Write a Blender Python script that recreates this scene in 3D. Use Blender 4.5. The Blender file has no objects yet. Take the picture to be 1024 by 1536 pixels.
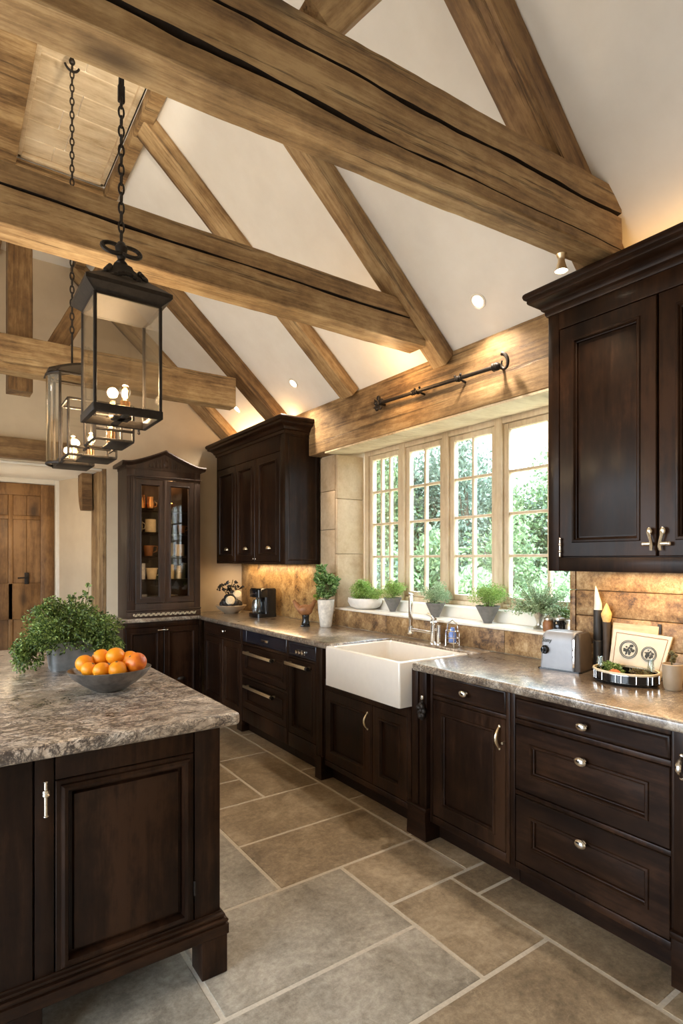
import bpy, bmesh, math, random
from mathutils import Vector, Matrix, noise
D = bpy.data
SC = bpy.context.scene
COL = SC.collection
R = math.radians
PI = math.pi

# ------------------------------------------------------------------ materials
MATS = {}

class Nodes:
    def __init__(s, name):
        s.m = D.materials.new(name); s.m.use_nodes = True
        s.t = s.m.node_tree; s.t.nodes.clear()
        s.o = s.t.nodes.new('ShaderNodeOutputMaterial')
    def n(s, typ, ins=None, **kw):
        nd = s.t.nodes.new('ShaderNode' + typ)
        for k, v in kw.items(): setattr(nd, k, v)
        for k, v in (ins or {}).items():
            if hasattr(v, 'is_linked'): s.t.links.new(v, nd.inputs[k])
            else:
                if isinstance(v, tuple) and len(v) == 3 and nd.inputs[k].type == 'RGBA': v = v + (1,)
                nd.inputs[k].default_value = v
        return nd
    def coords(s, scale=(1, 1, 1), rot=(0, 0, 0), out='Object'):
        tc = s.n('TexCoord')
        return s.n('Mapping', {'Vector': tc.outputs[out], 'Scale': scale, 'Rotation': rot}).outputs[0]
    def noise(s, vec, scale, detail=6, rough=.6, dist=0):
        return s.n('TexNoise', {'Vector': vec, 'Scale': scale, 'Detail': detail, 'Roughness': rough, 'Distortion': dist}).outputs[0]
    def ramp(s, fac, stops):
        nd = s.n('ValToRGB', {'Fac': fac}); e = nd.color_ramp.elements
        while len(e) < len(stops): e.new(.5)
        for el, (p, c) in zip(e, stops):
            el.position = p; el.color = (c if isinstance(c, tuple) else (c, c, c)) + (1,)
        return nd.outputs[0]
    def mix(s, fac, a, b, mode='MIX'):
        nd = s.n('Mix', data_type='RGBA', blend_type=mode)
        for i, v in ((0, fac), (6, a), (7, b)):
            if hasattr(v, 'is_linked'): s.t.links.new(v, nd.inputs[i])
            else: nd.inputs[i].default_value = v if i == 0 else (v + (1,) if len(v) == 3 else v)
        return nd.outputs[2]
    def math(s, op, a, b=0.0):
        nd = s.n('Math', operation=op)
        for i, v in ((0, a), (1, b)):
            if hasattr(v, 'is_linked'): s.t.links.new(v, nd.inputs[i])
            else: nd.inputs[i].default_value = v
        return nd.outputs[0]
    def bump(s, h, strength=.3, dist=.01):
        return s.n('Bump', {'Height': h, 'Strength': strength, 'Distance': dist}).outputs[0]
    def bsdf(s, color, rough=.5, metal=0., normal=None, **kw):
        ins = {'Base Color': color, 'Roughness': rough, 'Metallic': metal}
        if normal is not None: ins['Normal'] = normal
        ins.update(kw)
        b = s.n('BsdfPrincipled', ins)
        s.t.links.new(b.outputs[0], s.o.inputs[0]); MATS[s.m.name] = s.m
        return s.m
    def isl(s): return s.n('NewGeometry').outputs['Random Per Island']

def simple(name, col, rough=.5, metal=0., var=.12, sc=40, bump=.05, **kw):
    n = Nodes(name); v = n.coords()
    f = n.noise(v, sc, 4)
    lo = tuple(c * (1 - var) for c in col); hi = tuple(min(1, c * (1 + var)) for c in col)
    return n.bsdf(n.ramp(f, [(.3, lo), (.7, hi)]), rough, metal, n.bump(f, bump, .003), **kw)

def wood(name, dark, mid, light, axis, grain=28, stretch=.06, rough=.4, bump=.25, knots=0., coat=0., split=0.):
    n = Nodes(name)
    sc = [1, 1, 1]; sc['xyz'.index(axis)] = stretch
    v = n.coords(tuple(sc))
    big = n.noise(v, grain * .22, 4, .55, .6)
    fine = n.noise(v, grain * 2.2, 8, .7, .3)
    ob = n.coords()
    blotch = n.noise(ob, 4.0, 6, .6)
    mott = n.noise(n.coords(tuple(1 if a != axis else .35 for a in 'xyz')), 38, 8, .7)
    f = n.math('ADD', n.math('MULTIPLY', big, .34), n.math('MULTIPLY', fine, .26))
    f = n.math('ADD', f, n.math('ADD', n.math('MULTIPLY', mott, .18), n.math('MULTIPLY', blotch, .22)))
    c = n.ramp(f, [(.415, dark), (.5, mid), (.58, light)])
    if knots:
        k = n.n('TexVoronoi', {'Vector': n.coords(tuple(1 if a != axis else .45 for a in 'xyz')), 'Scale': 3.2}).outputs['Distance']
        c = n.mix(n.math('MULTIPLY', n.ramp(k, [(.05, 1.), (.17, 0.)]), knots), c, tuple(q * .5 for q in dark))
    if split:
        w = n.noise(n.coords(tuple(1 if a != axis else .03 for a in 'xyz')), 14, 6, .75)
        sp = n.ramp(w, [(.375, 1.), (.415, 0.)])
        c = n.mix(n.math('MULTIPLY', sp, split), c, tuple(q * .35 for q in dark))
        f = n.math('SUBTRACT', f, n.math('MULTIPLY', sp, .4))
    kw = {'Coat Weight': coat, 'Coat Roughness': .2, 'Specular IOR Level': .12} if coat else {}
    return n.bsdf(c, n.ramp(fine, [(.3, rough - .06), (.7, rough + .1)]), 0, n.bump(f, bump, .006), **kw)

for ax in 'xz':
    wood('dark_wood_' + ax, (.0060, .0024, .0013), (.0155, .0064, .0030), (.036, .0155, .0072), ax, 16, .07, .42, .12, coat=.12)
wood('hutch_wood', (.011, .005, .003), (.028, .0135, .0075), (.052, .026, .0145), 'z', 20, .06, .45, .2)
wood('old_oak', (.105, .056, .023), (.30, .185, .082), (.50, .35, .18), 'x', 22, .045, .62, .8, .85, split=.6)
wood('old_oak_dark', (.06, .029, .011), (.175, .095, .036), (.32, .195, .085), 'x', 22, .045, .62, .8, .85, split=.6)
wood('pale_oak', (.42, .30, .17), (.64, .51, .34), (.78, .66, .48), 'x', 14, .05, .6, .3, .5)
wood('window_oak', (.50, .38, .24), (.66, .53, .36), (.76, .65, .48), 'z', 14, .05, .5, .12)
wood('door_oak', (.055, .023, .007), (.155, .074, .023), (.28, .145, .052), 'z', 12, .07, .5, .3, .8)
wood('tray_wood', (.3, .2, .11), (.5, .36, .22), (.62, .48, .32), 'x', 20, .1, .5, .1)

n = Nodes('plaster'); f = n.noise(n.coords(), 6, 5)
n.bsdf(n.ramp(f, [(.3, (.78, .75, .70)), (.7, (.83, .805, .76))]), .85, 0, n.bump(n.noise(n.coords(), 60, 4), .08, .004))
n = Nodes('plaster_warmlit'); f = n.noise(n.coords(), 5, 5)
n.bsdf(n.ramp(f, [(.3, (.60, .49, .35)), (.7, (.66, .55, .40))]), .85, 0, n.bump(n.noise(n.coords(), 60, 4), .08, .004))  # same paint as the ceiling, warm lamplight put into its colour

def stone(name, cols, sc=7, rough=.5, bump=.3, isl=.0, spec=.5):
    n = Nodes(name); v = n.coords()
    a = n.noise(v, sc, 8, .65, .4); b = n.noise(v, sc * 7, 6, .75)
    f = n.math('ADD', n.math('MULTIPLY', a, .62), n.math('MULTIPLY', b, .38))
    if isl:
        f = n.math('ADD', f, n.math('MULTIPLY', n.math('SUBTRACT', n.isl(), .5), isl))
    return n.bsdf(n.ramp(f, cols), rough, 0, n.bump(f, bump, .006), **{'Specular IOR Level': spec})

def flag(name, c0, c1, c2):
    n = Nodes(name); v = n.coords()
    a = n.noise(v, 3.4, 10, .7, .6); b_ = n.noise(v, 34, 10, .85)
    f = n.math('ADD', n.math('MULTIPLY', a, .48), n.math('MULTIPLY', b_, .52))
    f = n.math('ADD', f, n.math('MULTIPLY', n.math('SUBTRACT', n.isl(), .5), .06))
    c = n.ramp(f, [(.39, c0), (.5, c1), (.61, c2)])
    c = n.mix(n.ramp(n.noise(v, 5, 12, .85, 1.), [(.59, 0.), (.68, .5)]), c, tuple(min(1, q * 1.25) for q in c2))
    c = n.mix(n.ramp(n.noise(v, 7, 12, .85, 1.), [(.34, .5), (.41, 0.)]), c, tuple(q * .7 for q in c0))
    n.bsdf(c, n.ramp(b_, [(.3, .34), (.7, .52)]), 0, n.bump(f, .4, .006))
flag('floor_stone', (.135, .096, .056), (.275, .205, .128), (.45, .355, .24))
flag('floor_stone_daylit', (.17, .145, .11), (.325, .285, .225), (.51, .46, .38))
simple('grout', (.52, .455, .36), .85, sc=80)
stone('backsplash_stone', [(.38, (.045, .021, .008)), (.47, (.19, .105, .042)), (.55, (.32, .20, .09)), (.64, (.50, .36, .20))], 11, .45, .5, .12)
stone('golden_stone', [(.38, (.06, .027, .009)), (.47, (.25, .14, .046)), (.55, (.40, .25, .10)), (.65, (.58, .41, .20))], 8, .4, .3)
stone('quoin_stone', [(.30, (.36, .25, .14)), (.5, (.52, .39, .25)), (.7, (.64, .51, .35))], 4, .7, .2, .15)
stone('sill_stone', [(.30, (.62, .58, .5)), (.5, (.74, .7, .62)), (.7, (.8, .77, .7))], 8, .4, .1)

def granite(name, cols, dark, lightc, coat, vs, crough=.15):
    n = Nodes(name); v = n.coords()
    a = n.noise(v, 6, 12, .74, 1.4)
    c = n.ramp(a, cols)
    big = n.noise(v, 2.2, 4, .6)
    for sc, wdt, st, rg in ((vs, .026, 1., .60), (vs * 2.1, .034, 1., .64), (vs * 4.5, .045, .85, .68)):
        vein = n.noise(n.coords((1, 1.7, 1.3), (0, 0, .5)), sc, 9, rg, 1.8)
        vv = n.math('ABSOLUTE', n.math('SUBTRACT', vein, .5))
        c = n.mix(n.math('MULTIPLY', n.ramp(vv, [(.0, 1.), (wdt * .6, .6), (wdt, 0.)]), n.math('MULTIPLY', n.ramp(big, [(.35, .35), (.55, 1.)]), st)), c, dark)
    s1 = n.noise(v, 70, 6, .85)
    c = n.mix(n.ramp(s1, [(.54, 0.), (.62, .75)]), c, dark)
    c = n.mix(n.ramp(n.noise(n.coords((1.1, .9, 1)), 48, 6, .85), [(.58, 0.), (.66, .6)]), c, lightc)
    n.bsdf(c, n.ramp(a, [(.35, .26), (.65, .38)]), 0, n.bump(s1, .05, .003), **{'Specular IOR Level': .6, 'Coat Weight': coat, 'Coat Roughness': crough, 'Coat IOR': 1.5 if coat < .6 else 1.55})
granite('granite', [(.36, (.20, .15, .11)), (.45, (.37, .285, .21)), (.54, (.53, .43, .33)), (.64, (.68, .60, .50))], (.045, .032, .027), (.70, .63, .54), .15, 3.4)
granite('worktop_granite', [(.38, (.10, .068, .046)), (.46, (.23, .172, .12)), (.54, (.38, .31, .235)), (.63, (.58, .51, .42))], (.05, .034, .024), (.64, .58, .50), 1., 6., .2)
simple('old_crack', (.022, .012, .006), .9, 0, .4, 40, .3)
simple('iron', (.030, .024, .020), .5, .6, .3, 60, .25)
simple('chrome', (.82, .80, .76), .12, 1., .03, 30, .0)
simple('nickel_gold', (.90, .77, .55), .34, 1., .05, 30, .0)
simple('nickel', (.80, .74, .64), .2, 1., .05, 30, .02)
simple('steel', (.30, .30, .31), .5, .45, .06, 20, .02)
simple('copper', (.72, .38, .16), .25, 1., .1, 40, .1)
simple('fireclay', (.68, .62, .54), .16, 0, .02, 20, .0, **{'Coat Weight': .5})
simple('white_paint', (.78, .74, .66), .4, 0, .03, 20, .03)
simple('white_glaze', (.76, .72, .66), .3, 0, .06, 30, .1)
simple('cracked_glaze', (.66, .62, .55), .45, 0, .25, 30, .3)
simple('beige_glaze', (.36, .27, .18), .35, 0, .08, 20, .05)
simple('grey_pot', (.14, .132, .122), .65, 0, .15, 40, .15)
simple('zinc', (.23, .23, .225), .5, .6, .25, 18, .2)
simple('bowl_metal', (.19, .17, .15), .42, .75, .3, 30, .25)
simple('black_gloss', (.008, .008, .009), .12, 0, .1, 20, .0)
simple('dark_gloss_panel', (.014, .013, .018), .1, 0, .1, 20, .0)
simple('black_matte', (.014, .012, .011), .55, 0, .2, 30, .1)
simple('dark_side', (.045, .030, .02), .6, 0, .2, 30, .1)
simple('rust_brown', (.26, .105, .035), .5, 0, .3, 20, .3)
simple('soil', (.04, .025, .015), .95, 0, .3, 60, .5)
simple('cream', (.70, .60, .42), .5, 0, .12, 30, .05)
simple('bristle', (.74, .47, .18), .7, 0, .2, 120, .4)
simple('horn', (.75, .69, .57), .4, 0, .15, 30, .1)
simple('paper', (.68, .60, .46), .7, 0, .1, 14, .05)
simple('ink', (.05, .055, .05), .7, 0, .3, 30, .0)
simple('blue_glass', (.14, .22, .50), .12, 0, .1, 20, .0)
simple('tomato', (.50, .13, .035), .35, 0, .2, 14, .05)
simple('stem', (.10, .085, .03), .7, 0, .3, 30, .1)
simple('bark', (.10, .075, .05), .9, 0, .35, 14, .6)
simple('lawn_green', (.22, .28, .13), .95, 0, .4, 3, .5)
simple('pale_blue_china', (.50, .55, .66), .25, 0, .2, 40, .0)
simple('pewter', (.5, .46, .38), .3, .8, .2, 40, .1)

n = Nodes('orange_peel'); v = n.coords()
n.bsdf(n.mix(n.ramp(n.noise(v, 9, 3), [(.35, 0.), (.75, 1.)]), (.74, .215, .004), (.76, .285, .012)), .42, 0, n.bump(n.noise(v, 260, 2), .35, .001), **{'Specular IOR Level': .3})
n = Nodes('orange_peel_red'); v = n.coords()
n.bsdf(n.mix(n.ramp(n.noise(v, 14, 3), [(.40, 0.), (.65, 1.)]), (.76, .19, .004), (.46, .075, .005)), .42, 0, n.bump(n.noise(v, 260, 2), .35, .001))

def leaf(name, a, b, c, trans=.25):
    n = Nodes(name)
    col = n.ramp(n.isl(), [(.0, a), (.5, b), (1., c)])
    d = n.n('BsdfPrincipled', {'Base Color': col, 'Roughness': .5})
    t = n.n('BsdfTranslucent', {'Color': n.mix(.5, col, (.5, .7, .1), 'MULTIPLY')})
    t2 = n.n('BsdfTranslucent', {'Color': col})
    m = n.n('MixShader', {0: trans, 1: d.outputs[0], 2: t2.outputs[0]})
    n.t.nodes.remove(t)
    n.t.links.new(m.outputs[0], n.o.inputs[0]); MATS[name] = n.m
leaf('leaf_dark', (.018, .04, .006), (.075, .13, .018), (.34, .43, .11))
leaf('leaf_mid', (.05, .12, .03), (.15, .28, .07), (.40, .54, .24))
leaf('leaf_bright', (.12, .22, .04), (.28, .44, .09), (.50, .66, .24), .4)
leaf('leaf_pale', (.16, .25, .12), (.32, .46, .25), (.58, .68, .46), .4)
leaf('leaf_tree', (.06, .11, .045), (.16, .24, .11), (.34, .44, .24), .35)
leaf('leaf_tree_blue', (.06, .10, .07), (.16, .23, .17), (.34, .42, .33), .35)
leaf('leaf_brown', (.10, .06, .03), (.2, .14, .06), (.2, .22, .08))

def glass(name, tint, lo, hi, rough=.0):
    n = Nodes(name)
    lw = n.n('LayerWeight', {'Blend': .35}).outputs['Facing']
    fac = n.ramp(lw, [(0., lo), (1., hi)])
    t = n.n('BsdfTransparent', {'Color': tint}); g = n.n('BsdfGlossy', {'Color': (1, 1, 1), 'Roughness': rough})
    m = n.n('MixShader', {0: fac, 1: t.outputs[0], 2: g.outputs[0]})
    n.t.links.new(m.outputs[0], n.o.inputs[0]); MATS[name] = n.m
glass('window_glass', (.96, .98, .97), .05, .4)
glass('lantern_glass', (.93, .92, .90), .015, .6, .02)
glass('cabinet_glass', (.72, .68, .62), .02, .12)
glass('clear_glass', (.86, .9, .88), .1, .75, .02)
glass('bulb_glass', (1., .9, .72), .05, .5)

def emit(name, col, s):
    n = Nodes(name); e = n.n('Emission', {'Color': col, 'Strength': s})
    n.t.links.new(e.outputs[0], n.o.inputs[0]); MATS[name] = n.m
emit('spot_glow', (1., .86, .64), 14)
emit('filament', (1., .62, .22), 60)

# ------------------------------------------------------------------ mesh builder
class B:
    def __init__(s, T=None): s.bm = bmesh.new(); s.T = T or Matrix()
    def add(s, vs, fs, T=None):
        T = s.T @ T if T is not None else s.T
        bv = [s.bm.verts.new(T @ Vector(v)) for v in vs]
        for f in fs:
            try: s.bm.faces.new([bv[i] for i in f])
            except ValueError: pass
        return s
    def box(s, x0, x1, y0, y1, z0, z1, bev=0., T=None, seg=2):
        if x0 > x1: x0, x1 = x1, x0
        if y0 > y1: y0, y1 = y1, y0
        if z0 > z1: z0, z1 = z1, z0
        vs = [(x, y, z) for x in (x0, x1) for y in (y0, y1) for z in (z0, z1)]
        fs = [(0, 1, 3, 2), (4, 6, 7, 5), (0, 4, 5, 1), (2, 3, 7, 6), (0, 2, 6, 4), (1, 5, 7, 3)]
        if not bev: return s.add(vs, fs, T)
        t = bmesh.new(); bv = [t.verts.new(v) for v in vs]
        for f in fs: t.faces.new([bv[i] for i in f])
        bmesh.ops.bevel(t, geom=t.edges[:], offset=min(bev, .45 * min(x1 - x0, y1 - y0, z1 - z0)), segments=seg, affect='EDGES', profile=.5)
        t.verts.index_update()
        s.add([v.co.copy() for v in t.verts], [[v.index for v in f.verts] for f in t.faces], T); t.free()
        return s
    def lathe(s, prof, seg=24, c=(0, 0, 0), sx=1., sy=1., T=None, cap=True):
        vs = []; fs = []; m = len(prof)
        for r, z in prof:
            for k in range(seg):
                a = 2 * PI * k / seg
                vs.append((c[0] + r * sx * math.cos(a), c[1] + r * sy * math.sin(a), c[2] + z))
        for i in range(m - 1):
            for k in range(seg):
                k2 = (k + 1) % seg
                fs.append((i * seg + k, i * seg + k2, (i + 1) * seg + k2, (i + 1) * seg + k))
        if cap:
            fs.append(tuple(range(seg - 1, -1, -1))); fs.append(tuple((m - 1) * seg + k for k in range(seg)))
        return s.add(vs, fs, T)
    def cyl(s, p0, p1, r, seg=12): return s.tube([p0, p1], r, seg)
    def tube(s, pts, r, seg=10, closed=False, flat=1.):
        pts = [Vector(p) for p in pts]; n_ = len(pts)
        rs = r if isinstance(r, (list, tuple)) else [r] * n_
        vs = []; fs = []; pn = None
        for i, p in enumerate(pts):
            if closed: d = (pts[(i + 1) % n_] - pts[i - 1])
            else: d = pts[min(i + 1, n_ - 1)] - pts[max(i - 1, 0)]
            d.normalize()
            if pn is None: pn = d.orthogonal().normalized()
            else:
                pn = pn - d * pn.dot(d)
                pn = pn.normalized() if pn.length > 1e-6 else d.orthogonal().normalized()
            q = d.cross(pn)
            for k in range(seg):
                a = 2 * PI * k / seg
                vs.append(p + (pn * math.cos(a) + q * math.sin(a) * flat) * rs[i])
        for i in range(n_ if closed else n_ - 1):
            j = (i + 1) % n_
            for k in range(seg):
                k2 = (k + 1) % seg
                fs.append((i * seg + k, i * seg + k2, j * seg + k2, j * seg + k))
        if not closed:
            fs.append(tuple(range(seg - 1, -1, -1))); fs.append(tuple((n_ - 1) * seg + k for k in range(seg)))
        return s.add(vs, fs)
    def ball(s, c, r, seg=16, sq=(1, 1, 1), T=None):
        m = max(6, seg // 2)
        prof = [(max(1e-4, r * math.sin(PI * i / m)), -r * math.cos(PI * i / m)) for i in range(m + 1)]
        M_ = Matrix.Translation(c) @ Matrix.Diagonal((sq[0], sq[1], sq[2], 1))
        return s.lathe(prof, seg, T=(T @ M_ if T is not None else M_))
    def loft(s, loops, cap0=True, cap1=True):
        vs = [v for l in loops for v in l]; n_ = len(loops[0]); fs = []
        for i in range(len(loops) - 1):
            for k in range(n_):
                k2 = (k + 1) % n_
                fs.append((i * n_ + k, i * n_ + k2, (i + 1) * n_ + k2, (i + 1) * n_ + k))
        if cap0: fs.append(tuple(range(n_ - 1, -1, -1)))
        if cap1: fs.append(tuple((len(loops) - 1) * n_ + k for k in range(n_)))
        return s.add(vs, fs)
    def rings(s, x0, x1, z0, z1, steps, cap=True, y=.02):
        """nested rectangles on a front facing -y: (inset, depth towards the viewer)"""
        loops = [[(x0 + i, y - d, z0 + i), (x1 - i, y - d, z0 + i), (x1 - i, y - d, z1 - i), (x0 + i, y - d, z1 - i)] for i, d in steps]
        return s.loft(loops, False, cap)
    def prism(s, poly, a0, a1, axis='y'):
        def p(u, v, a): return {'y': (u, a, v), 'x': (a, u, v), 'z': (u, v, a)}[axis]
        n_ = len(poly)
        vs = [p(u, v, a0) for u, v in poly] + [p(u, v, a1) for u, v in poly]
        fs = [tuple(range(n_)), tuple(range(2 * n_ - 1, n_ - 1, -1))] + [(i, i + n_, (i + 1) % n_ + n_, (i + 1) % n_) for i in range(n_)]
        return s.add(vs, fs)
    def out(s, name, m, parent=None, label=None, cat=None, group=None, kind=None, loc=None, rot=None, ang=35, smooth=True):
        bmesh.ops.recalc_face_normals(s.bm, faces=s.bm.faces[:])
        me = D.meshes.new(name); s.bm.to_mesh(me); s.bm.free()
        ms = m if isinstance(m, (list, tuple)) else [m]
        for q in ms: me.materials.append(MATS[q])
        if smooth and len(me.polygons):
            me.polygons.foreach_set('use_smooth', [True] * len(me.polygons)); me.set_sharp_from_angle(angle=R(ang))
        o = D.objects.new(name, me); COL.objects.link(o)
        if parent is not None: o.parent = parent
        if loc is not None: o.location = loc
        if rot is not None: o.rotation_euler = rot
        return tag(o, label, cat, group, kind)

def tag(o, label=None, cat=None, group=None, kind=None):
    if label: o['label'] = label
    if cat: o['category'] = cat
    if group: o['group'] = group
    if kind: o['kind'] = kind
    return o

def thing(name, label, cat, loc=(0, 0, 0), rotz=0., group=None):
    o = D.objects.new(name, None); COL.objects.link(o); o.empty_display_size = .05
    o.location = loc; o.rotation_euler = (0, 0, rotz)
    return tag(o, label, cat, group)

def struct(b, name, m, **kw): return b.out(name, m, kind='structure', **kw)

def copy_tree(o, parent=None):
    c = o.copy(); COL.objects.link(c)
    if parent is not None: c.parent = parent
    for ch in [q for q in D.objects if q.parent is o]: copy_tree(ch, c)
    return c

# hewn timber: local x runs along it; cracks are carved grooves on the -y face
def timber(name, p0, p1, w, h, label=None, cat='beam', up=(0, 0, 1), mat='old_oak', cracks=(), seed=1, group=None, w1=None, h1=None, rough=.004, nx=64, cut=(0., 0.), kind=None):
    p0, p1 = Vector(p0), Vector(p1); X = (p1 - p0); L = X.length; X.normalize()
    Z = Vector(up); Z = (Z - X * Z.dot(X)).normalized(); Y = Z.cross(X)
    M_ = Matrix((X, Y, Z)).transposed().to_4x4(); M_.translation = p0
    w1 = w if w1 is None else w1; h1 = h if h1 is None else h1
    b = B(); loops = []
    for i in range(nx + 1):
        t = i / nx; ww = w + (w1 - w) * t; hh = h + (h1 - h) * t; c = .005
        pts = []  # (y, z, ny, nz, depth)
        y0, z0 = -ww / 2, -hh / 2
        rows = [(z0 + c, 0.)]
        marks = []
        for f, wd, dp in cracks:
            cz = z0 + hh * f(t); k = wd(t)
            marks += [(cz - k, 0.), (cz, dp * min(1, k / .006)), (cz + k, 0.)]
        marks.append((z0 + hh - c, 0.))
        for zz, dd in marks:
            pz_ = rows[-1][0]
            if not dd and not rows[-1][1]:
                for q in (.33, .66): rows.append((pz_ + (zz - pz_) * q, 0.))
            rows.append((zz, dd))
        if cracks:   # thin pairs: drop the fillers inside the groove
            pass
        for zz, dd in rows: pts.append((y0, zz, -1, 0, dd))
        ck = [k for k in range(len(rows) - 1) if rows[k][1] > 0 or rows[k + 1][1] > 0]
        for q in range(1, 5): pts.append((-ww / 2 + c + (ww - 2 * c) * (q - 1) / 3, hh / 2, 0, 1, 0))
        for q in range(5): pts.append((ww / 2, hh / 2 - c - (hh - 2 * c) * q / 4, 1, 0, 0))
        for q in range(4): pts.append((ww / 2 - c - (ww - 2 * c) * q / 3, -hh / 2, 0, -1, 0))
        loop = []
        for (y, z, ny, nz, dd) in pts:
            nv = noise.noise(Vector((t * L * 2.2, y * 9 + seed * 7.3, z * 9))) * rough * .7 + noise.noise(Vector((t * L * 14, y * 30 + seed, z * 30))) * rough * .35
            sag = noise.noise(Vector((t * L * .9, seed * 3.1, 0))) * rough
            xx = t * L + (cut[0] * z * (1 - t)) + (cut[1] * z * t)
            loop.append((xx, y + ny * nv - ny * dd * 1.0, z + nz * nv + sag))
        loops.append(loop)
    b.loft(loops)
    if cracks:
        b.bm.faces.ensure_lookup_table(); npt = len(loops[0])
        for i in range(nx):
            for k in ck: b.bm.faces[i * npt + k].material_index = 1
    o = b.out(name, [mat, 'old_crack'] if cracks else mat, label=label, cat=cat, group=group, kind=kind, ang=24)
    o.matrix_world = M_
    return o

def leaves(b, pts, size, rnd, long=1.6, droop=0., out=None):
    for p in pts:
        s_ = size * rnd.uniform(.6, 1.3)
        if out is not None:
            d = (p - out); d = d.normalized() if d.length > 1e-5 else Vector((0, 0, 1))
            d = d + Vector((rnd.gauss(0, .6), rnd.gauss(0, .6), rnd.gauss(0, .6) - droop))
        else: d = Vector((rnd.gauss(0, 1), rnd.gauss(0, 1), rnd.gauss(0, 1)))
        d.normalize()
        side = d.cross(Vector((rnd.gauss(0, 1), rnd.gauss(0, 1), rnd.gauss(0, 1)))).normalized()
        up = side.cross(d)
        a = p - d * s_ * long * .5; e = p + d * s_ * long * .5 - up * s_ * .15
        m1 = p + side * s_ * .5 + up * s_ * .12; m2 = p - side * s_ * .5 + up * s_ * .12
        b.add([a, m1, e, m2], [(0, 1, 2), (0, 2, 3)])

def crown(b, c, rad, n_, size, rnd, clumps=14, shell=.55, long=1.6, droop=0., cr=.38, zmin=None):
    c = Vector(c); cl = []
    for _ in range(clumps):
        v = Vector((rnd.gauss(0, 1), rnd.gauss(0, 1), rnd.gauss(0, 1))).normalized() * rnd.uniform(shell, .85)
        cl.append(Vector((c.x + v.x * rad[0], c.y + v.y * rad[1], c.z + v.z * rad[2])))
    pts = []
    while len(pts) < n_:
        k = rnd.choice(cl); v = Vector((rnd.gauss(0, 1), rnd.gauss(0, 1), rnd.gauss(0, 1))).normalized() * (rnd.random() ** .4) * cr
        p = Vector((k.x + v.x * rad[0], k.y + v.y * rad[1], k.z + v.z * rad[2]))
        if zmin is not None and p.z < zmin: continue
        pts.append(p)
    leaves(b, pts, size, rnd, long, droop, c)
rnd = random.Random(7)
# ------------------------------------------------------------------ room shell
K = .89; ZP = 2.72; XP = 2.5                      # ceiling slope z = ZP + K*(XP-x)
def zc(x): return ZP + K * (XP - x)
XF = .97; ZF = zc(XF)                              # where the slope meets the flat ridge ceiling
XL = -1.75
YB = 5.58; YR = -1.2                               # back wall / how far the room runs behind the camera

# stone floor: every slab its own island, grout bed below
b = B()
slabs = [(1.89, 2.75, .20, .91), (1.89, 2.75, .91, 1.67), (1.89, 2.75, 1.67, 1.83), (2.0, 2.75, 1.83, 2.24), (2.0, 2.75, 2.24, 2.78),
         (2.0, 2.75, 2.78, 3.35), (2.0, 2.75, 3.35, 4.3), (2.0, 2.75, 4.3, 5.0), (2.0, 2.75, 5.0, YB),
         (1.53, 1.89, 1.32, 1.83), (1.53, 2.0, 1.83, 2.19), (1.19, 1.89, .55, 1.32), (1.19, 1.89, -.3, .55), (1.89, 2.75, -.5, .2),
         (.72, 1.53, 1.67, 2.19), (.42, 1.53, 1.32, 1.67), (.42, 1.19, .55, 1.32), (.42, 1.19, -.3, .55),
         (1.21, 2.0, 2.19, 2.636), (.72, 1.21, 2.19, 2.9), (1.21, 2.0, 2.636, 3.1), (1.6, 2.0, 3.1, 3.83), (1.21, 1.6, 3.1, 3.45), (1.21, 1.6, 3.45, 4.2),
         (1.6, 2.0, 3.83, 4.6), (1.21, 1.6, 4.2, 4.9), (1.6, 2.0, 4.6, YB), (1.21, 1.6, 4.9, YB), (.72, 1.21, 2.9, 3.6), (.72, 1.21, 3.6, 4.4), (.72, 1.21, 4.4, YB)]
y = -.3
for xa, xb, ya, yb in [(-.2, .42, -.3, .62), (-.2, .42, .62, 1.47), (-.2, .72, 1.67, 2.5), (-.2, .42, 1.47, 1.67), (-.2, .72, 2.5, 3.4), (-.2, .72, 3.4, 4.5), (-.2, .72, 4.5, YB),
                       (-.2, 1.24, YB, 6.2), (-.2, 1.24, 6.2, 6.9), (-.2, 1.19, -1.2, -.3), (1.19, 2.75, -1.2, -.5), (1.19, 1.89, -.5, -.3)]:
    slabs.append((xa, xb, ya, yb))
for i in range(6):
    slabs.append((XL, -1.0, YR + i * 1.13, YR + (i + 1) * 1.13)); slabs.append((-1.0, -.2, YR + i * 1.13 - .0, YR + (i + 1) * 1.13))
g = .0075
for xa, xb, ya, yb in slabs:
    n0 = len(b.bm.faces); b.box(xa + g, xb - g, ya + g, yb - g, -.02, 0, .003, seg=1)
    b.bm.faces.ensure_lookup_table()
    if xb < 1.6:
        for f_ in b.bm.faces[n0:]: f_.material_index = 1  # left slabs: cool daylight put into the stone colour
struct(b, 'floor', ['floor_stone', 'floor_stone_daylit'])
struct(B().box(XL, 2.75, YR, 6.9, -.06, -.0018), 'floor_grout', 'grout')

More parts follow.
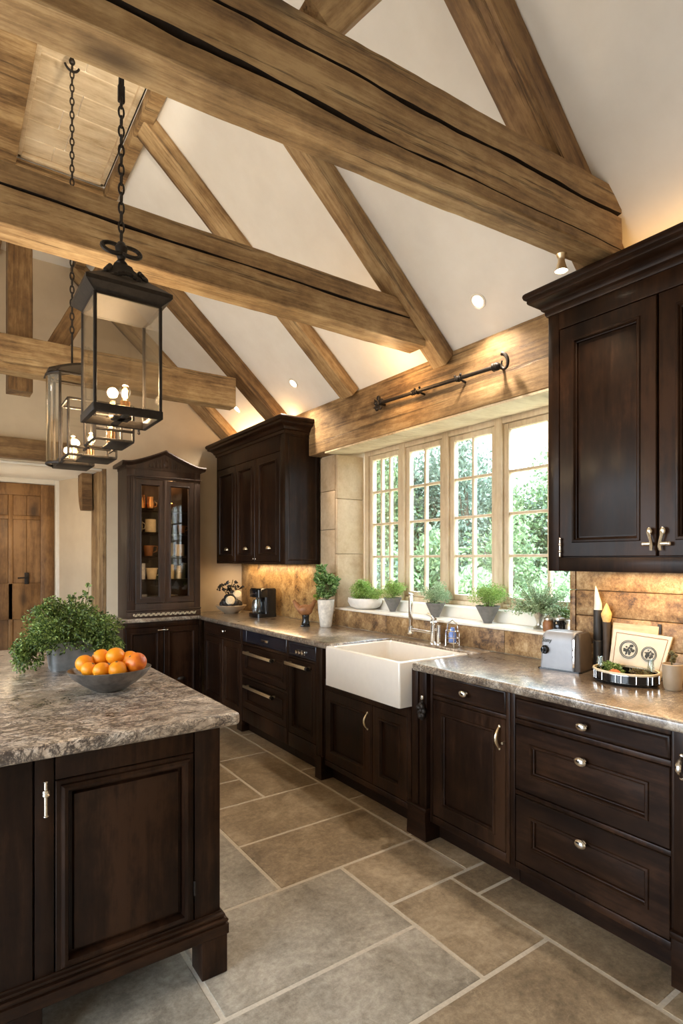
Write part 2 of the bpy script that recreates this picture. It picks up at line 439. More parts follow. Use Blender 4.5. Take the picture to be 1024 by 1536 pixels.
# ceilings
def slope_poly(x0, x1, th=.12): return [(x0, zc(x0)), (x1, zc(x1)), (x1, zc(x1) + th), (x0, zc(x0) + th)]
b = B().prism(slope_poly(2.75, XF), YR, YB + .12)
struct(b, 'ceiling', 'plaster')
XM = 2 * .41 - XF
b = B().prism([(XM, ZF), (XM, ZF + .12), (XL - .1, ZF + .12 - K * (XM - XL + .1)), (XL - .1, ZF - K * (XM - XL + .1))], YR, YB + .12)
struct(b, 'ceiling_left', 'plaster')
PX0, PX1, PY0, PY1 = .385, .915, 2.25, 4.23
b = B()
b.box(XM, PX0, YR, YB + .12, ZF, ZF + .1); b.box(PX1, XF, YR, YB + .12, ZF, ZF + .1)
b.box(PX0, PX1, YR, PY0, ZF, ZF + .1); b.box(PX0, PX1, PY1, YB + .12, ZF, ZF + .1)
struct(b, 'ceiling_flat', 'plaster')
# plank lined recess in the flat ceiling
b = B(); ny = 11
for i in range(ny):
    ya = PY0 + (PY1 - PY0) * i / ny; yb = PY0 + (PY1 - PY0) * (i + 1) / ny
    xs = [PX0, PX0 + (PX1 - PX0) * rnd.uniform(.35, .65), PX1]
    for k in range(2): b.box(xs[k] + .001, xs[k + 1] - .001, ya + .0015, yb - .0015, ZF + .03, ZF + .05, .003, seg=1)
struct(b, 'trim_1', 'pale_oak', label='pale plank lining of the recessed ceiling panel')
b = B()
b.box(PX0 - .012, PX0 + .025, PY0, PY1, ZF + .0, ZF + .029, .004); b.box(PX1 - .025, PX1 + .012, PY0, PY1, ZF, ZF + .029, .004)
b.box(PX0, PX1, PY1 - .03, PY1 + .012, ZF, ZF + .029, .004); b.box(PX0, PX1, PY0 - .012, PY0 + .03, ZF, ZF + .029, .004)
struct(b, 'trim_2', 'pale_oak')
b = B()
b.box(PX0 - .18, PX0 - .008, YR, YB, ZF - .07, ZF - .001, .008); b.box(PX1 + .008, PX1 + .085, YR, YB, ZF - .09, ZF - .001, .008)
b.box(PX0 - .008, PX1 + .008, PY1 + .008, PY1 + .11, ZF - .07, ZF - .001, .008); b.box(PX0 - .008, PX1 + .008, PY0 - .1, PY0 - .008, ZF - .07, ZF - .001, .008)
o = struct(b, 'trim_3', 'old_oak', label='oak frame around the ceiling panel')

struct(B().box(XL - .12, XL, 4.3, YB + .12, 0, 2.64).box(XL - .12, XL, YR, .1, 0, 2.64).box(XL - .12, XL, .1, 4.3, 2.25, 2.64), 'wall_left', 'plaster_warmlit')
b = B().box(XL - .09, XL - .02, .1, 4.3, 2.19, 2.25, .004).box(XL - .09, XL - .02, .1, .16, 0, 2.19, .004).box(XL - .09, XL - .02, 4.24, 4.3, 0, 2.19, .004)
for q in (1.48, 2.86): b.box(XL - .09, XL - .02, q - .03, q + .03, 0, 2.19, .004)
struct(b, 'window_2', 'window_oak', label='timber frame of the wide garden doors')
struct(B().prism([(XL, 0), (2.75, 0), (2.75, zc(2.75)), (XF, ZF), (XM, ZF), (XL, ZF - K * (XM - XL))], YR - .12, YR), 'wall_rear', 'plaster_warmlit')
# back wall with the passage opening
JX = 1.238; OX = -.35; OZ = 2.30
b = B()
b.prism([(JX, 0), (2.75, 0), (2.75, zc(2.75)), (JX, zc(JX))], YB, YB + .12)
ZO = ZF - K * (XM - OX); ZL = ZF - K * (XM - XL)
b.prism([(OX, OZ), (JX, OZ), (JX, zc(JX)), (XF, ZF), (XM, ZF), (OX, ZO)], YB, YB + .12)
b.prism([(XL, 0), (OX, 0), (OX, ZO), (XL, ZL)], YB, YB + .12)
struct(b, 'wall_back', 'plaster_warmlit')
DX = 1.0; DY = 6.70
b = B().prism([(JX, YB + .12), (JX, 6.05), (DX, DY), (DX, DY + .1), (JX + .2, DY + .1), (JX + .2, YB + .12)], 0, OZ, 'z')
b.prism([(OX - .1, YB + .12), (OX, YB + .12), (OX, DY + .1), (OX - .1, DY + .1)], 0, OZ, 'z')
b.box(OX, DX + .02, DY + .05, DY + .1, 0, OZ)
struct(b, 'wall_passage', 'plaster_warmlit')
struct(B().box(OX - .1, JX + .2, YB + .12, DY + .1, OZ, OZ + .08), 'ceiling_passage', 'plaster')
b = B().box(OX, DX - .045, DY - .012, DY + .05, 2.245, OZ, .004); b.box(DX - .045, DX + .005, DY - .012, DY + .05, 0, OZ, .004)
b.box(OX, JX - .01, YB + .02, YB + .10, OZ - .02, OZ - .001, .003)
struct(b, 'trim_4', 'white_paint', label='cream painted door casing')
# panelled oak door
d1 = thing('door_1', 'panelled rustic oak door at the end of the passage', 'door', (0, DY, 0)); d1['kind'] = 'structure'
b = B(); dx0, dx1 = .02, DX - .047
b.box(dx0, dx0 + .12, -.03, .02, .005, 2.24, .004); b.box(dx1 - .13, dx1, -.03, .02, .005, 2.24, .004)
b.box(dx0 + .12, dx1 - .13, -.029, .02, 2.12, 2.24, .004); b.box(dx0 + .12, dx1 - .13, -.029, .02, .84, 1.21, .004)
b.box(dx0 + .12, dx1 - .13, -.029, .02, .005, .22, .004); b.box(.53, .57, -.029, .02, .22, 2.12, .004)
b.box(dx0 + .12, dx1 - .13, -.026, .02, 1.87, 1.91, .004)
b.out('door_frame', 'door_oak', d1)
b = B()
for xa, xb in ((dx0 + .12, .53), (.57, dx1 - .13)):
    for za, zb in ((.22, .84), (1.21, 1.87), (1.91, 2.12)):
        w = (xb - xa) / 2
        for k in range(2): b.box(xa + w * k + .001, xa + w * (k + 1) - .001, -.008, .012, za, zb, .003, seg=1)
b.out('door_panel', 'door_oak', d1)
b = B().box(.675, .715, -.037, -.029, 1.20, 1.32, .003); b.tube([(.695, -.035, 1.27), (.695, -.075, 1.27), (.61, -.075, 1.265)], .008, 8)
b.out('door_handle', 'iron', d1, label='black iron door handle')

# window wall (x 2.63 .. 2.95) with the window opening
WX = 2.63; WY0, WY1, WZ0, WZ1 = 1.66, 3.80, 1.03, 2.362
b = B().box(WX, 2.95, YR, YB, 0, WZ0).box(WX, 2.95, YR, WY0, WZ0, WZ1).box(WX, 2.95, WY1, YB, WZ0, WZ1).box(WX, 2.95, YR, YB, WZ1, 2.60)
struct(b, 'wall_window', 'plaster_warmlit')
# stone facing: quoins left of the window, jamb lining, backsplash
b = B(); zz = [WZ0, 1.34, 1.70, 2.02, 2.308]
for i in range(4): b.box(2.602, WX - .0005, WY1 + .004, WY1 + .22, zz[i] + .002, zz[i + 1] - .002, .006)
zz = [1.066, 1.5, 1.95, 2.308]
for i in range(3): b.box(2.605, 2.875, WY1 - .028, WY1 + .003, zz[i] + .001, zz[i + 1] - .001, .006)
struct(b, 'trim_5', 'quoin_stone', label='pale stone quoins and window jamb')
struct(B().box(2.605, WX - .0005, WY1 + .004, YB - .002, .921, 1.418, .003), 'trim_6', 'golden_stone', label='golden stone slab splashback')
b = B()
ys = [1.62, 2.1, 2.62, 3.15, 3.802]
for i in range(4): b.box(2.603, WX - .0005, ys[i] + .001, ys[i + 1] - .001, .921, 1.0495, .004)
zz = [.921, 1.045, 1.175, 1.30, 1.42]
for i in range(4):
    yc = [.0, .42 + .2 * (i % 2), 1.0 + (.14 if i % 2 else -.12), 1.655]
    for k in range(3): b.box(2.603, WX - .0005, yc[k] + .001, yc[k + 1] - .001, zz[i] + .001, zz[i + 1] - .001, .005)
zz = [1.066, 1.3, 1.6, 1.95, 2.308]
for i in range(4): b.box(2.603, 2.875, WY0 - .001, WY0 + .03, zz[i] + .001, zz[i + 1] - .001, .005)
struct(b, 'trim_7', 'backsplash_stone', label='brown stone block splashback')
struct(B().box(2.600, 2.80, WY0 + .002, WY1 - .002, 1.050, 1.065, .003).box(2.64, 2.80, WY0 + .002, WY1 - .002, 1.0305, 1.050), 'trim_8', 'sill_stone', label='pale stone window sill')
b = B().prism([(2.80, 1.03), (2.80, 1.115), (2.808, 1.135), (2.825, 1.142), (2.95, 1.142), (2.95, 1.03)], WY0 + .001, WY1 - .001)
struct(b, 'trim_9', 'white_paint', label='white rounded window board behind the pots')

struct(B().prism([(2.502, 2.309), (2.64, 2.311), (2.879, 2.349), (2.879, 2.361), (2.62, 2.321), (2.502, 2.321)], WY0 + .03, WY1 + .0), 'trim_10', 'pale_oak', label='pale oak soffit over the window')
# window: frame, four casements
w = thing('window_1', 'four light timber casement window with glazing bars', 'window', (2.88, 0, 0)); w['kind'] = 'structure'
fz0, fz1 = 1.142, 2.357
b = B().box(0, .07, WY0, WY1 - .03, fz1 - .045, fz1, .004).box(0, .07, WY0, WY1 - .03, fz0, fz0 + .03, .004)
b.box(.002, .07, WY1 - .075, WY1 - .03, fz0, fz1, .004).box(.002, .07, WY0, WY0 + .03, fz0, fz1, .004)
lights = [(3.325, 3.72), (2.865, 3.265), (2.40, 2.805), (1.70, 2.34)]
for a, c in ((3.265, 3.325), (2.805, 2.865), (2.34, 2.40)): b.box(-.006, .07, a, c, fz0, fz1, .005)
b.out('window_frame', 'window_oak', w)
for i, (a, c) in enumerate(lights):
    s = B(); m = .038; z0, z1 = fz0 + .032, fz1 - .047
    s.box(.015, .06, a, a + m, z0, z1, .005).box(.015, .06, c - m, c, z0, z1, .005)
    s.box(.015, .06, a + m, c - m, z0, z0 + m, .005).box(.015, .06, a + m, c - m, z1 - m, z1, .005)
    nb = 3 if i == 0 else 2
    for k in range(1, nb): yy = a + m + (c - a - 2 * m) * k / nb; s.box(.022, .055, yy - .009, yy + .009, z0 + m, z1 - m, .004)
    for k in range(1, 4): zz_ = z0 + m + (z1 - z0 - 2 * m) * k / 4; s.box(.021, .056, a + m, c - m, zz_ - .009, zz_ + .009, .004)
    so = s.out('sash', 'window_oak', w)
    B().box(.037, .040, a + m - .003, c - m + .003, z0 + m - .003, z1 - m + .003).out('pane', 'window_glass', so, smooth=False)

# ------------------------------------------------------------------ oak frame
wav = lambda a, f1, p1, f2, p2: (lambda t: a + .05 * math.sin(f1 * t + p1) + .02 * math.sin(f2 * t + p2))
wd = lambda w0, w1, k, p: (lambda t: max(.0006, w0 + (w1 - w0) * t + .0014 * math.sin(k * t + p)))
timber('wall_plate', (2.565, YR + .6, 2.515), (2.565, YB - .01, 2.515), .13, .385, 'long oak wall plate beam over the window', mat='old_oak',
       up=(0, 0, 1), seed=3, rough=.003, cracks=())
# near truss
timber('tie_beam', (.02, 1.505, 2.862), (2.30, 1.313, 2.842), .125, .325, 'big cracked oak tie beam nearest the top of the picture, ending over the right cabinet', seed=5, rough=.006, h1=.28,
       cracks=((lambda t: .29 - .27 * t + .012 * math.sin(9 * t) + .010 * math.sin(23 * t) + .09 * t * t, lambda t: max(.0022, .016 * (1 - 1.35 * t) + .002 * math.sin(34 * t) + .001 * math.sin(71 * t)), .06), (lambda t: .72 - .20 * t + .10 * t * t + .010 * math.sin(19 * t) + .005 * math.sin(47 * t), lambda t: .0045 + .005 * max(0, t - .1) + .0015 * math.sin(26 * t) + .001 * math.sin(63 * t), .06)), nx=140)
timber('tie_beam', (-.9, 2.525, 2.822), (2.305, 2.50, 2.818), .14, .235, 'middle oak tie beam with one long dark split, behind the front lantern chain', seed=8, rough=.005,
       cracks=((lambda t: .60 + .03 * math.sin(5 * t + .6) + .008 * math.sin(21 * t), lambda t: .0058 + .0016 * math.sin(17 * t) + .001 * math.sin(57 * t), .05),), nx=140)
timber('tie_beam', (-.9, 4.395, 2.825), (1.955, 4.36, 2.822), .13, .24, 'farthest oak tie beam carrying the king post', seed=11, rough=.005, nx=90)
def rafter(label, yf, wdt, dep, x1=.985, seed=1, x0=2.50, mat='old_oak', dy=0.):
    nv = Vector((K, 0, 1)).normalized()
    def P(x, y_): return Vector((x, y_, zc(x))) - nv * (dep / 2 + .001)
    p0, p1 = P(x0, yf + wdt / 2), P(x1, yf + wdt / 2 + dy)
    return timber('rafter', p1, p0, wdt, dep, label, 'rafter', up=nv, mat=mat, seed=seed, rough=.004, nx=48)
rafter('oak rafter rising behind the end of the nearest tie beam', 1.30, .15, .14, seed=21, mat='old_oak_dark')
rafter('oak rafter whose foot meets the middle tie beam on the wall plate', 2.40, .11, .115, seed=22, x0=2.52)
rafter('oak rafter landing on the wall plate between the window and left cabinet', 3.34, .15, .085, seed=23)
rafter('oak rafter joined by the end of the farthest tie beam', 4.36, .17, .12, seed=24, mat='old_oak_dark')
rafter('oak rafter lying along the back wall above the left cabinets', 5.36, .205, .10, seed=25)
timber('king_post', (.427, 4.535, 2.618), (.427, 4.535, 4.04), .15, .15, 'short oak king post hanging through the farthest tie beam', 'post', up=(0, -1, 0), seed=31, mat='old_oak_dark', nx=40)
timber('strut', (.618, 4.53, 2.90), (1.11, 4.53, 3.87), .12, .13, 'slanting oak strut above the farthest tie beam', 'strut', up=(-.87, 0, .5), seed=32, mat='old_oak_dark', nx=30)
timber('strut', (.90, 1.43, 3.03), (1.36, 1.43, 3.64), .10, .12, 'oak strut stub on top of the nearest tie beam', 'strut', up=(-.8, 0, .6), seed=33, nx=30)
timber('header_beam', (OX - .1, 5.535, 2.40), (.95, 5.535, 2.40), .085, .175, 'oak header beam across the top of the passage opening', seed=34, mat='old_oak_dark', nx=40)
timber('door_post', (JX - .021, YB + .245, 0.), (JX - .021, YB + .245, OZ - .005), .036, .48, 'upright oak post lining the passage corner', 'post', up=(0, 1, 0), seed=35, nx=40)
b = B().prism([(0, 0), (.10, 0), (.10, -.16), (.07, -.26), (.02, -.33), (-.02, -.36), (-.11, -.36), (-.12, -.30), (-.10, -.12), (-.10, 0)], -.045, .045, 'x')
b.out('bracket', 'old_oak_dark', label='dark carved oak bracket under the passage ceiling beside the post', cat='bracket', loc=(JX - .10, 6.05, OZ - .004))

# ------------------------------------------------------------------ handles
def oval_knob(p, x, z, y=0., s=1., m='chrome'):
    b = B(Matrix.Translation((x, y, z)) @ Matrix.Rotation(R(90), 4, 'X'))
    b.lathe([(.0001, 0), (.011 * s, 0), (.010 * s, .003), (.006 * s, .006), (.006 * s, .014), (.013 * s, .016), (.019 * s, .020), (.021 * s, .025), (.017 * s, .031), (.008 * s, .034), (.0001, .035)], 24, sx=1.15, sy=.85)
    return b.out('knob', m, p, ang=50)
def bow_handle(p, x, z0, z1, y=0., m='nickel_gold', s=1.):
    b = B(); h = z1 - z0
    pts = [(x, y - .004 - .026 * math.sin(PI * k / 14), z0 + h * k / 14) for k in range(15)]
    b.tube(pts, [.0045 * s + .003 * s * math.sin(PI * k / 14) for k in range(15)], 10)
    for zz_ in (z0, z1): b.ball((x, y - .004, zz_), .0075 * s, 12, (1, .7, 1.1))
    return b.out('handle', m, p)
def bar_handle(p, x0, x1, z, y=0., m='nickel_gold'):
    b = B().box(x0, x1, y - .045, y - .033, z - .012, z + .012, .005)
    for xx in (x0 + .03, x1 - .012): b.box(xx - .008, xx + .008, y - .035, y + .001, z - .008, z + .008, .003)
    h_ = b.out('handle', m, p)
    B().cyl((x1 - .002, y - .039, z), (x1 + .022, y - .039, z), .014, 14).out('handle_end', 'iron', h_)
    return h_
def cup_pull(p, x, z, y=0., m='nickel_gold'):
    b = B(); loops = []
    for k in range(9):
        a = PI * k / 8; loops.append([(x - .034 * math.cos(a), y - q * math.sin(a) * .9 - .001, z - .010 + zz_ * (.35 + .65 * math.sin(a))) for q, zz_ in ((.002, .026), (.014, .024), (.022, .014), (.024, .0), (.021, .0), (.012, .018), (.002, .021))])
    b.loft(loops); b.ball((x - .037, y - .002, z - .006), .006, 10); b.ball((x + .037, y - .002, z - .006), .006, 10)
    return b.out('handle', m, p)

def panel_door(p, x0, x1, z0, z1, fw=.065, name='door', m='dark_wood_z', raised=False, big=False, y=.02):
    th = .02
    st = [(0, 0), (0, th - .003), (.003, th), (fw - .014, th), (fw - .011, th + .005), (fw - .003, th + .006), (fw, th + .003), (fw + .002, th - .005), (fw + .006, th - .007), (fw + .008, th - .0172), (fw + .016, th - .0172)]
    if big: st = [(0, 0), (0, th - .003), (.003, th), (fw - .022, th), (fw - .020, th + .008), (fw - .012, th + .012), (fw - .002, th + .008), (fw + .001, th - .004), (fw + .003, th - .019), (fw + .014, th - .019)]
    o = B().rings(x0, x1, z0, z1, st, False, y).out(name, m, p)
    q = fw + .012
    if raised: pr = [(q, th - .0125), (q + .006, th - .0125), (q + .026, th - .004), (q + .028, th - .0035)]
    elif big: pr = [(q - .001, th - .0192), (q + .001, th - .019), (q + .005, th - .006), (q + .010, th - .004)]
    else: pr = [(q, th - .0175), (q + .003, th - .0169)]
    B().rings(x0, x1, z0, z1, pr, True, y).out('panel', m, o)
    return o
def slab_front(p, x0, x1, z0, z1, name='drawer', m='dark_wood_x', y=.02):
    return B().rings(x0, x1, z0, z1, [(0, 0), (0, .017), (.003, .02), (.008, .021), (.012, .0195), (.02, .0195)], True, y).out(name, m, p)

GP = .003
# ------------------------------------------------------------------ window-side base units (local x runs towards the camera, front faces the room)
FX = 2.05; DEP = .575
def base_unit(label, yfar, group=None): return thing('base_cabinet', label, 'cabinet', (FX, yfar, 0), -PI / 2, group)
def carcass(p, w_, z0=.10, z1=.879, y0=.021, name='carcass'):
    return B().box(.001, w_ - .001, y0, DEP, z0, z1).out(name, 'dark_wood_z', p)
def plinth(p, w_, y0=.07): return B().box(0.001, w_ - .001, y0, y0 + .03, 0, .10).out('plinth', 'dark_wood_x', p)
def frame(p, boxes, m='dark_wood_z'):
    b = B()
    for x0, x1, z0, z1 in boxes: b.box(x0, x1, 0, .021, z0, z1, .003)
    return b.out('face_frame', m, p)

# drawer bank
u = base_unit('dark wood drawer bank of three drawers at the right end of the window run', 1.622)
W_ = 1.622 - .93
carcass(u, W_); plinth(u, W_)
frame(u, [(.001, .026, .10, .879), (W_ - .014, W_ - .001, .10, .879), (.026, W_ - .014, .845, .879), (.026, W_ - .014, .10, .13), (.026, W_ - .014, .735, .757), (.026, W_ - .014, .425, .445)])
d = slab_front(u, .026 + GP, W_ - .014 - GP, .757 + GP, .845 - GP); oval_knob(d, .355, .80, 0)
d = panel_door(u, .026 + GP, W_ - .014 - GP, .445 + GP, .735 - GP, .085, 'drawer', 'dark_wood_x'); oval_knob(d, .355, .665, -.008, 1.05)
d = panel_door(u, .026 + GP, W_ - .014 - GP, .13 + GP, .425 - GP, .085, 'drawer', 'dark_wood_x'); oval_knob(d, .355, .345, -.008, 1.05)
# drawer over door
u = base_unit('dark wood base unit with one drawer over one door, left of the drawer bank', 2.128)
W_ = 2.128 - 1.623
carcass(u, W_); plinth(u, W_)
frame(u, [(.001, .018, .10, .879), (W_ - .022, W_ - .001, .10, .879), (.018, W_ - .022, .865, .879), (.018, W_ - .022, .10, .14), (.018, W_ - .022, .737, .757)])
d = slab_front(u, .018 + GP, W_ - .022 - GP, .757 + GP, .865 - GP); oval_knob(d, .245, .81, 0)
d = panel_door(u, .018 + GP, W_ - .022 - GP, .14 + GP, .737 - GP, .07); bow_handle(d, W_ - .055, .60, .70)
B().cyl((W_ - .034, .004, .63), (W_ - .034, -.012, .63), .006, 12).out('latch', 'nickel_gold', d)
# corner post with foot and dark ornament
u = thing('cabinet_post', 'dark wood post with square foot right of the sink', 'post', (FX, 2.27, 0), -PI / 2)
b = B().box(.03, .078, -.025, DEP, .168, .879, .004).box(.086, .139, -.022, DEP, .168, .879, .004).box(.07, .09, -.01, DEP, .168, .879)
b.out('shaft', 'dark_wood_z', u)
b = B().box(-.006, .146, -.034, .12, .150, .170, .005).prism([(-.004, 0.), (.144, 0.), (.137, .12), (.137, .152), (.003, .152), (.003, .12)], -.03, .11)
b.out('foot', 'dark_wood_x', u)
b = B(); b.lathe([(.001, -.012), (.010, -.010), (.012, 0), (.010, .010), (.001, .012)], 14, (.122, -.034, .742))
b.out('hook', 'nickel', u, label='small pale hook')
b = B()
for k in range(7):
    a = k / 7 * 2 * PI; b.ball((.122 + .015 * math.cos(a), -.040 - .006 * (k % 2), .675 + .028 * math.sin(a)), .015, 10, (1, .9, 1.1))
b.ball((.122, -.042, .675), .016, 10); b.ball((.122, -.038, .632), .009, 10); b.cyl((.122, -.036, .70), (.122, -.034, .742), .004, 8)
b.out('pull', 'iron', u, label='dark carved rosette pull')
# sink base
u = base_unit('low dark wood two-door unit under the white sink', 3.125)
W_ = 3.125 - 2.272
B().box(.001, W_ - .001, .021, DEP, .10, .665).out('carcass', 'dark_wood_z', u); plinth(u, W_)
frame(u, [(.001, .012, .10, .665), (W_ - .03, W_ - .001, .10, .665), (.012, W_ - .03, .60, .665), (.012, W_ - .03, .10, .135), (.505, .515, .135, .60)])
d = panel_door(u, .012 + GP, .505 - GP, .135 + GP, .60 - GP, .07); bow_handle(d, .475, .45, .545)
panel_door(u, .515 + GP, W_ - .03 - GP, .135 + GP, .60 - GP, .07)
# pilaster left of the sink
u = thing('cabinet_post', 'slim dark wood pilaster with square foot left of the sink', 'post', (FX, 3.19, 0), -PI / 2)
B().box(.001, .063, -.012, DEP, .15, .879, .004).out('shaft', 'dark_wood_z', u)
B().prism([(-.006, 0.), (.070, 0.), (.066, .11), (.066, .152), (-.002, .152), (-.002, .11)], -.024, .11).out('foot', 'dark_wood_x', u)
# narrow unit
u = base_unit('narrow dark wood unit with bar handle door left of the sink', 3.61)
W_ = 3.61 - 3.192
carcass(u, W_); plinth(u, W_)
frame(u, [(.001, .015, .10, .879), (W_ - .03, W_ - .001, .10, .879), (.015, W_ - .03, .865, .879), (.015, W_ - .03, .10, .20), (.015, W_ - .03, .745, .76)])
d = slab_front(u, .015 + GP, W_ - .03 - GP, .76 + GP, .865 - GP, m='dark_gloss_panel'); kb = B()
for xx in (.15, .19, .23): kb.lathe([(.001, 0), (.016, 0), (.016, .012), (.012, .02), (.001, .022)], 16, T=Matrix.Translation((xx, 0, .80)) @ Matrix.Rotation(R(90), 4, 'X'))
kb.box(.13, .25, -.004, .001, .785, .815, .002); kb.out('knob', 'chrome', d)
d = panel_door(u, .015 + GP, W_ - .03 - GP, .20 + GP, .745 - GP, .055); bar_handle(d, .03, .33, .71, -.004)
# twin drawer unit
u = base_unit('dark unit with glossy control strip and two bar handle drawers', 4.385)
W_ = 4.385 - 3.612
carcass(u, W_); plinth(u, W_)
frame(u, [(.001, .012, .10, .879), (W_ - .012, W_ - .001, .10, .879), (.012, W_ - .012, .10, .215), (.012, W_ - .012, .47, .49), (.012, W_ - .012, .745, .765)])
d = slab_front(u, .012 + GP, .085, .765 + GP, .879 - GP, 'end_panel', 'dark_gloss_panel')
d = slab_front(u, .09, W_ - .012 - GP, .765 + GP, .879 - GP, 'control_panel', 'dark_gloss_panel')
B().box(.36, .47, -.005, .002, .803, .822, .002).out('badge', 'chrome', d)
for za, zb, hz in ((.49, .745, .69), (.215, .47, .413)):
    d = panel_door(u, .012 + GP, W_ - .012 - GP, za + GP, zb - GP, .06, 'drawer', 'dark_wood_x'); bar_handle(d, .11, .60, hz, -.004)
# corner unit
u = base_unit('dark wood corner unit with a knobbed drawer over a double panel door', 5.235)
W_ = 5.235 - 4.387
carcass(u, W_); plinth(u, W_)
B().box(W_ - .10, W_ - .004, .0, .09, 0, .10, .004).out('foot', 'dark_wood_x', u)
frame(u, [(.001, .02, .10, .879), (W_ - .02, W_ - .001, .10, .879), (.02, W_ - .02, .865, .879), (.02, W_ - .02, .10, .15), (.02, W_ - .02, .742, .757)])
d = slab_front(u, .02 + GP, W_ - .02 - GP, .757 + GP, .865 - GP); oval_knob(d, .50, .815, 0, .9)
for xa, xb in ((.02, .45), (.45, W_ - .02)): panel_door(u, xa + GP, xb - GP, .15 + GP, .742 - GP, .06)
# end unit, mostly outside the frame
u = thing('cabinet_post', 'dark wood end post with square foot at the right edge', 'post', (FX, .928, 0), -PI / 2)
B().box(.001, .125, -.02, DEP, .19, .879, .004).out('shaft', 'dark_wood_z', u)
b = B().box(-.008, .135, -.036, .12, .165, .192, .008).box(-.003, .13, -.03, .11, 0, .166, .004); b.out('foot', 'dark_wood_x', u)
bow_handle(u, .03, .72, .79, -.02, 'chrome', 1.4)
u = base_unit('dark wood door unit beyond the right end post', .802)
W_ = .6
carcass(u, W_); plinth(u, W_); frame(u, [(.001, .02, .10, .879), (W_ - .02, W_ - .001, .10, .879), (.02, W_ - .02, .865, .879), (.02, W_ - .02, .10, .14)])
d = panel_door(u, .02 + GP, W_ - .02 - GP, .14 + GP, .865 - GP, .07)

# ------------------------------------------------------------------ worktops and sink
def slab_top(name, x0, x1, y0, y1, z0, z1, label, m, parent=None):
    b = B().box(x0, x1, y0, y1, z0, z1, .012, seg=3)
    return b.out(name, m, parent, label, 'worktop')
b = B().box(1.975, 2.602, .15, 2.185, .88, .92, .010, seg=3)
b.out('worktop', 'worktop_granite', label='granite worktop right of the sink under the toaster and tray', cat='worktop')
slab_top('worktop', 1.985, 2.602, 2.955, 5.24, .88, .92, 'granite worktop left of the sink with the white pitcher on it', 'worktop_granite')
slab_top('worktop', 2.475, 2.602, 2.186, 2.954, .88, .921, 'narrow granite strip behind the sink carrying the taps', 'worktop_granite')
slab_top('worktop', 1.29, 2.602, 5.241, 5.577, .88, .92, 'short granite counter in the corner under the glazed hutch', 'worktop_granite')
s = thing('sink', 'white fireclay apron sink set between the two worktops', 'sink', (0, 0, 0))
x0, x1, y0, y1, zb, zt = 1.945, 2.47, 2.245, 2.95, .672, .912
def rr(xa, xb, ya, yb, r, z, n_=6):
    out = []
    for cx, cy, a0 in ((xb - r, ya + r, -90), (xb - r, yb - r, 0), (xa + r, yb - r, 90), (xa + r, ya + r, 180)):
        for k in range(n_ + 1):
            a = R(a0 + 90 * k / n_); out.append((cx + r * math.cos(a), cy + r * math.sin(a), z))
    return out
L_ = [rr(x0, x1, y0, y1, .012, zb), rr(x0, x1, y0, y1, .012, zt - .008), rr(x0 + .003, x1 - .003, y0 + .003, y1 - .003, .012, zt - .002), rr(x0 + .008, x1 - .008, y0 + .008, y1 - .008, .012, zt),
      rr(x0 + .030, x1 - .03, y0 + .030, y1 - .030, .03, zt), rr(x0 + .036, x1 - .036, y0 + .036, y1 - .036, .03, zt - .006), rr(x0 + .044, x1 - .044, y0 + .044, y1 - .044, .04, zb + .05), rr(x0 + .07, x1 - .07, y0 + .07, y1 - .07, .05, zb + .03)]
B().loft(L_).out('basin', 'fireclay', s)
B().lathe([(.001, 0), (.04, 0), (.04, .004), (.03, .005), (.02, .002), (.001, .002)], 20, (2.22, 2.57, zb + .0302)).out('drain', 'chrome', s)

# ------------------------------------------------------------------ island
isl = thing('kitchen_island', 'dark wood kitchen island with panelled door and block feet', 'kitchen island', (0, 1.88, 0))
IXL, IXR, IYD = -.50, .796, 1.93
B().box(IXL, IXR, .021, IYD - .02, .2, .879).out('carcass', 'dark_wood_z', isl)
B().box(.703, IXR + .0, 0, .05, .2, .879, .004).box(.2165, .2685, 0, .021, .2, .879, .003).box(.2715, .700, 0, .021, .79, .879, .003).out('face_frame', 'dark_wood_z', isl)
d = panel_door(isl, .2715, .700, .205, .787, .036, 'door', 'dark_wood_z', False, True)
b = B().cyl((.2425, -.030, .70), (.2425, -.030, .80), .0058, 14)
b.lathe([(.006, -.012), (.010, -.010), (.0115, -.006), (.010, -.002), (.0115, .002), (.010, .008), (.006, .010)], 16, (.2425, -.030, .768)); b.cyl((.2425, -.030, .768), (.2425, .001, .768), .005, 10)
b.ball((.2425, -.030, .70), .008, 12, (1, 1, .6)); b.ball((.2425, -.03, .80), .0075, 12, (1, 1, .6)); b.out('handle', 'nickel', d)
b = B()
for zz_ in (.30,): b.cyl((.7015, -.004, zz_), (.7015, -.004, zz_ + .05), .004, 10)
b.out('hinge', 'iron', d)
B().rings(-.26, .2135, .205, .876, [(0, 0), (0, .017), (.003, .02), (.01, .02)], True, .021).out('end_panel', 'dark_wood_z', isl)
B().rings(IXL, -.263, .205, .876, [(0, 0), (0, .017), (.003, .02), (.01, .02)], True, .021).out('end_panel', 'dark_wood_z', isl)
prof = [(0, .135), (-.021, .136), (-.023, .139), (-.023, .172), (-.015, .173), (-.015, .177), (-.021, .180), (-.022, .186), (-.018, .191), (-.010, .192), (-.010, .196), (-.014, .199), (-.012, .205), (-.004, .208), (-.003, .214), (0, .215)]
b = B(); loops = []
for yy, zz_ in prof: loops.append([(IXL + yy, yy, zz_), (IXR - yy, yy, zz_), (IXR - yy, IYD - .02 - yy, zz_), (IXL + yy, IYD - .02 - yy, zz_)])
b.loft(loops, False, False); b.out('base_moulding', 'dark_wood_x', isl, ang=28)
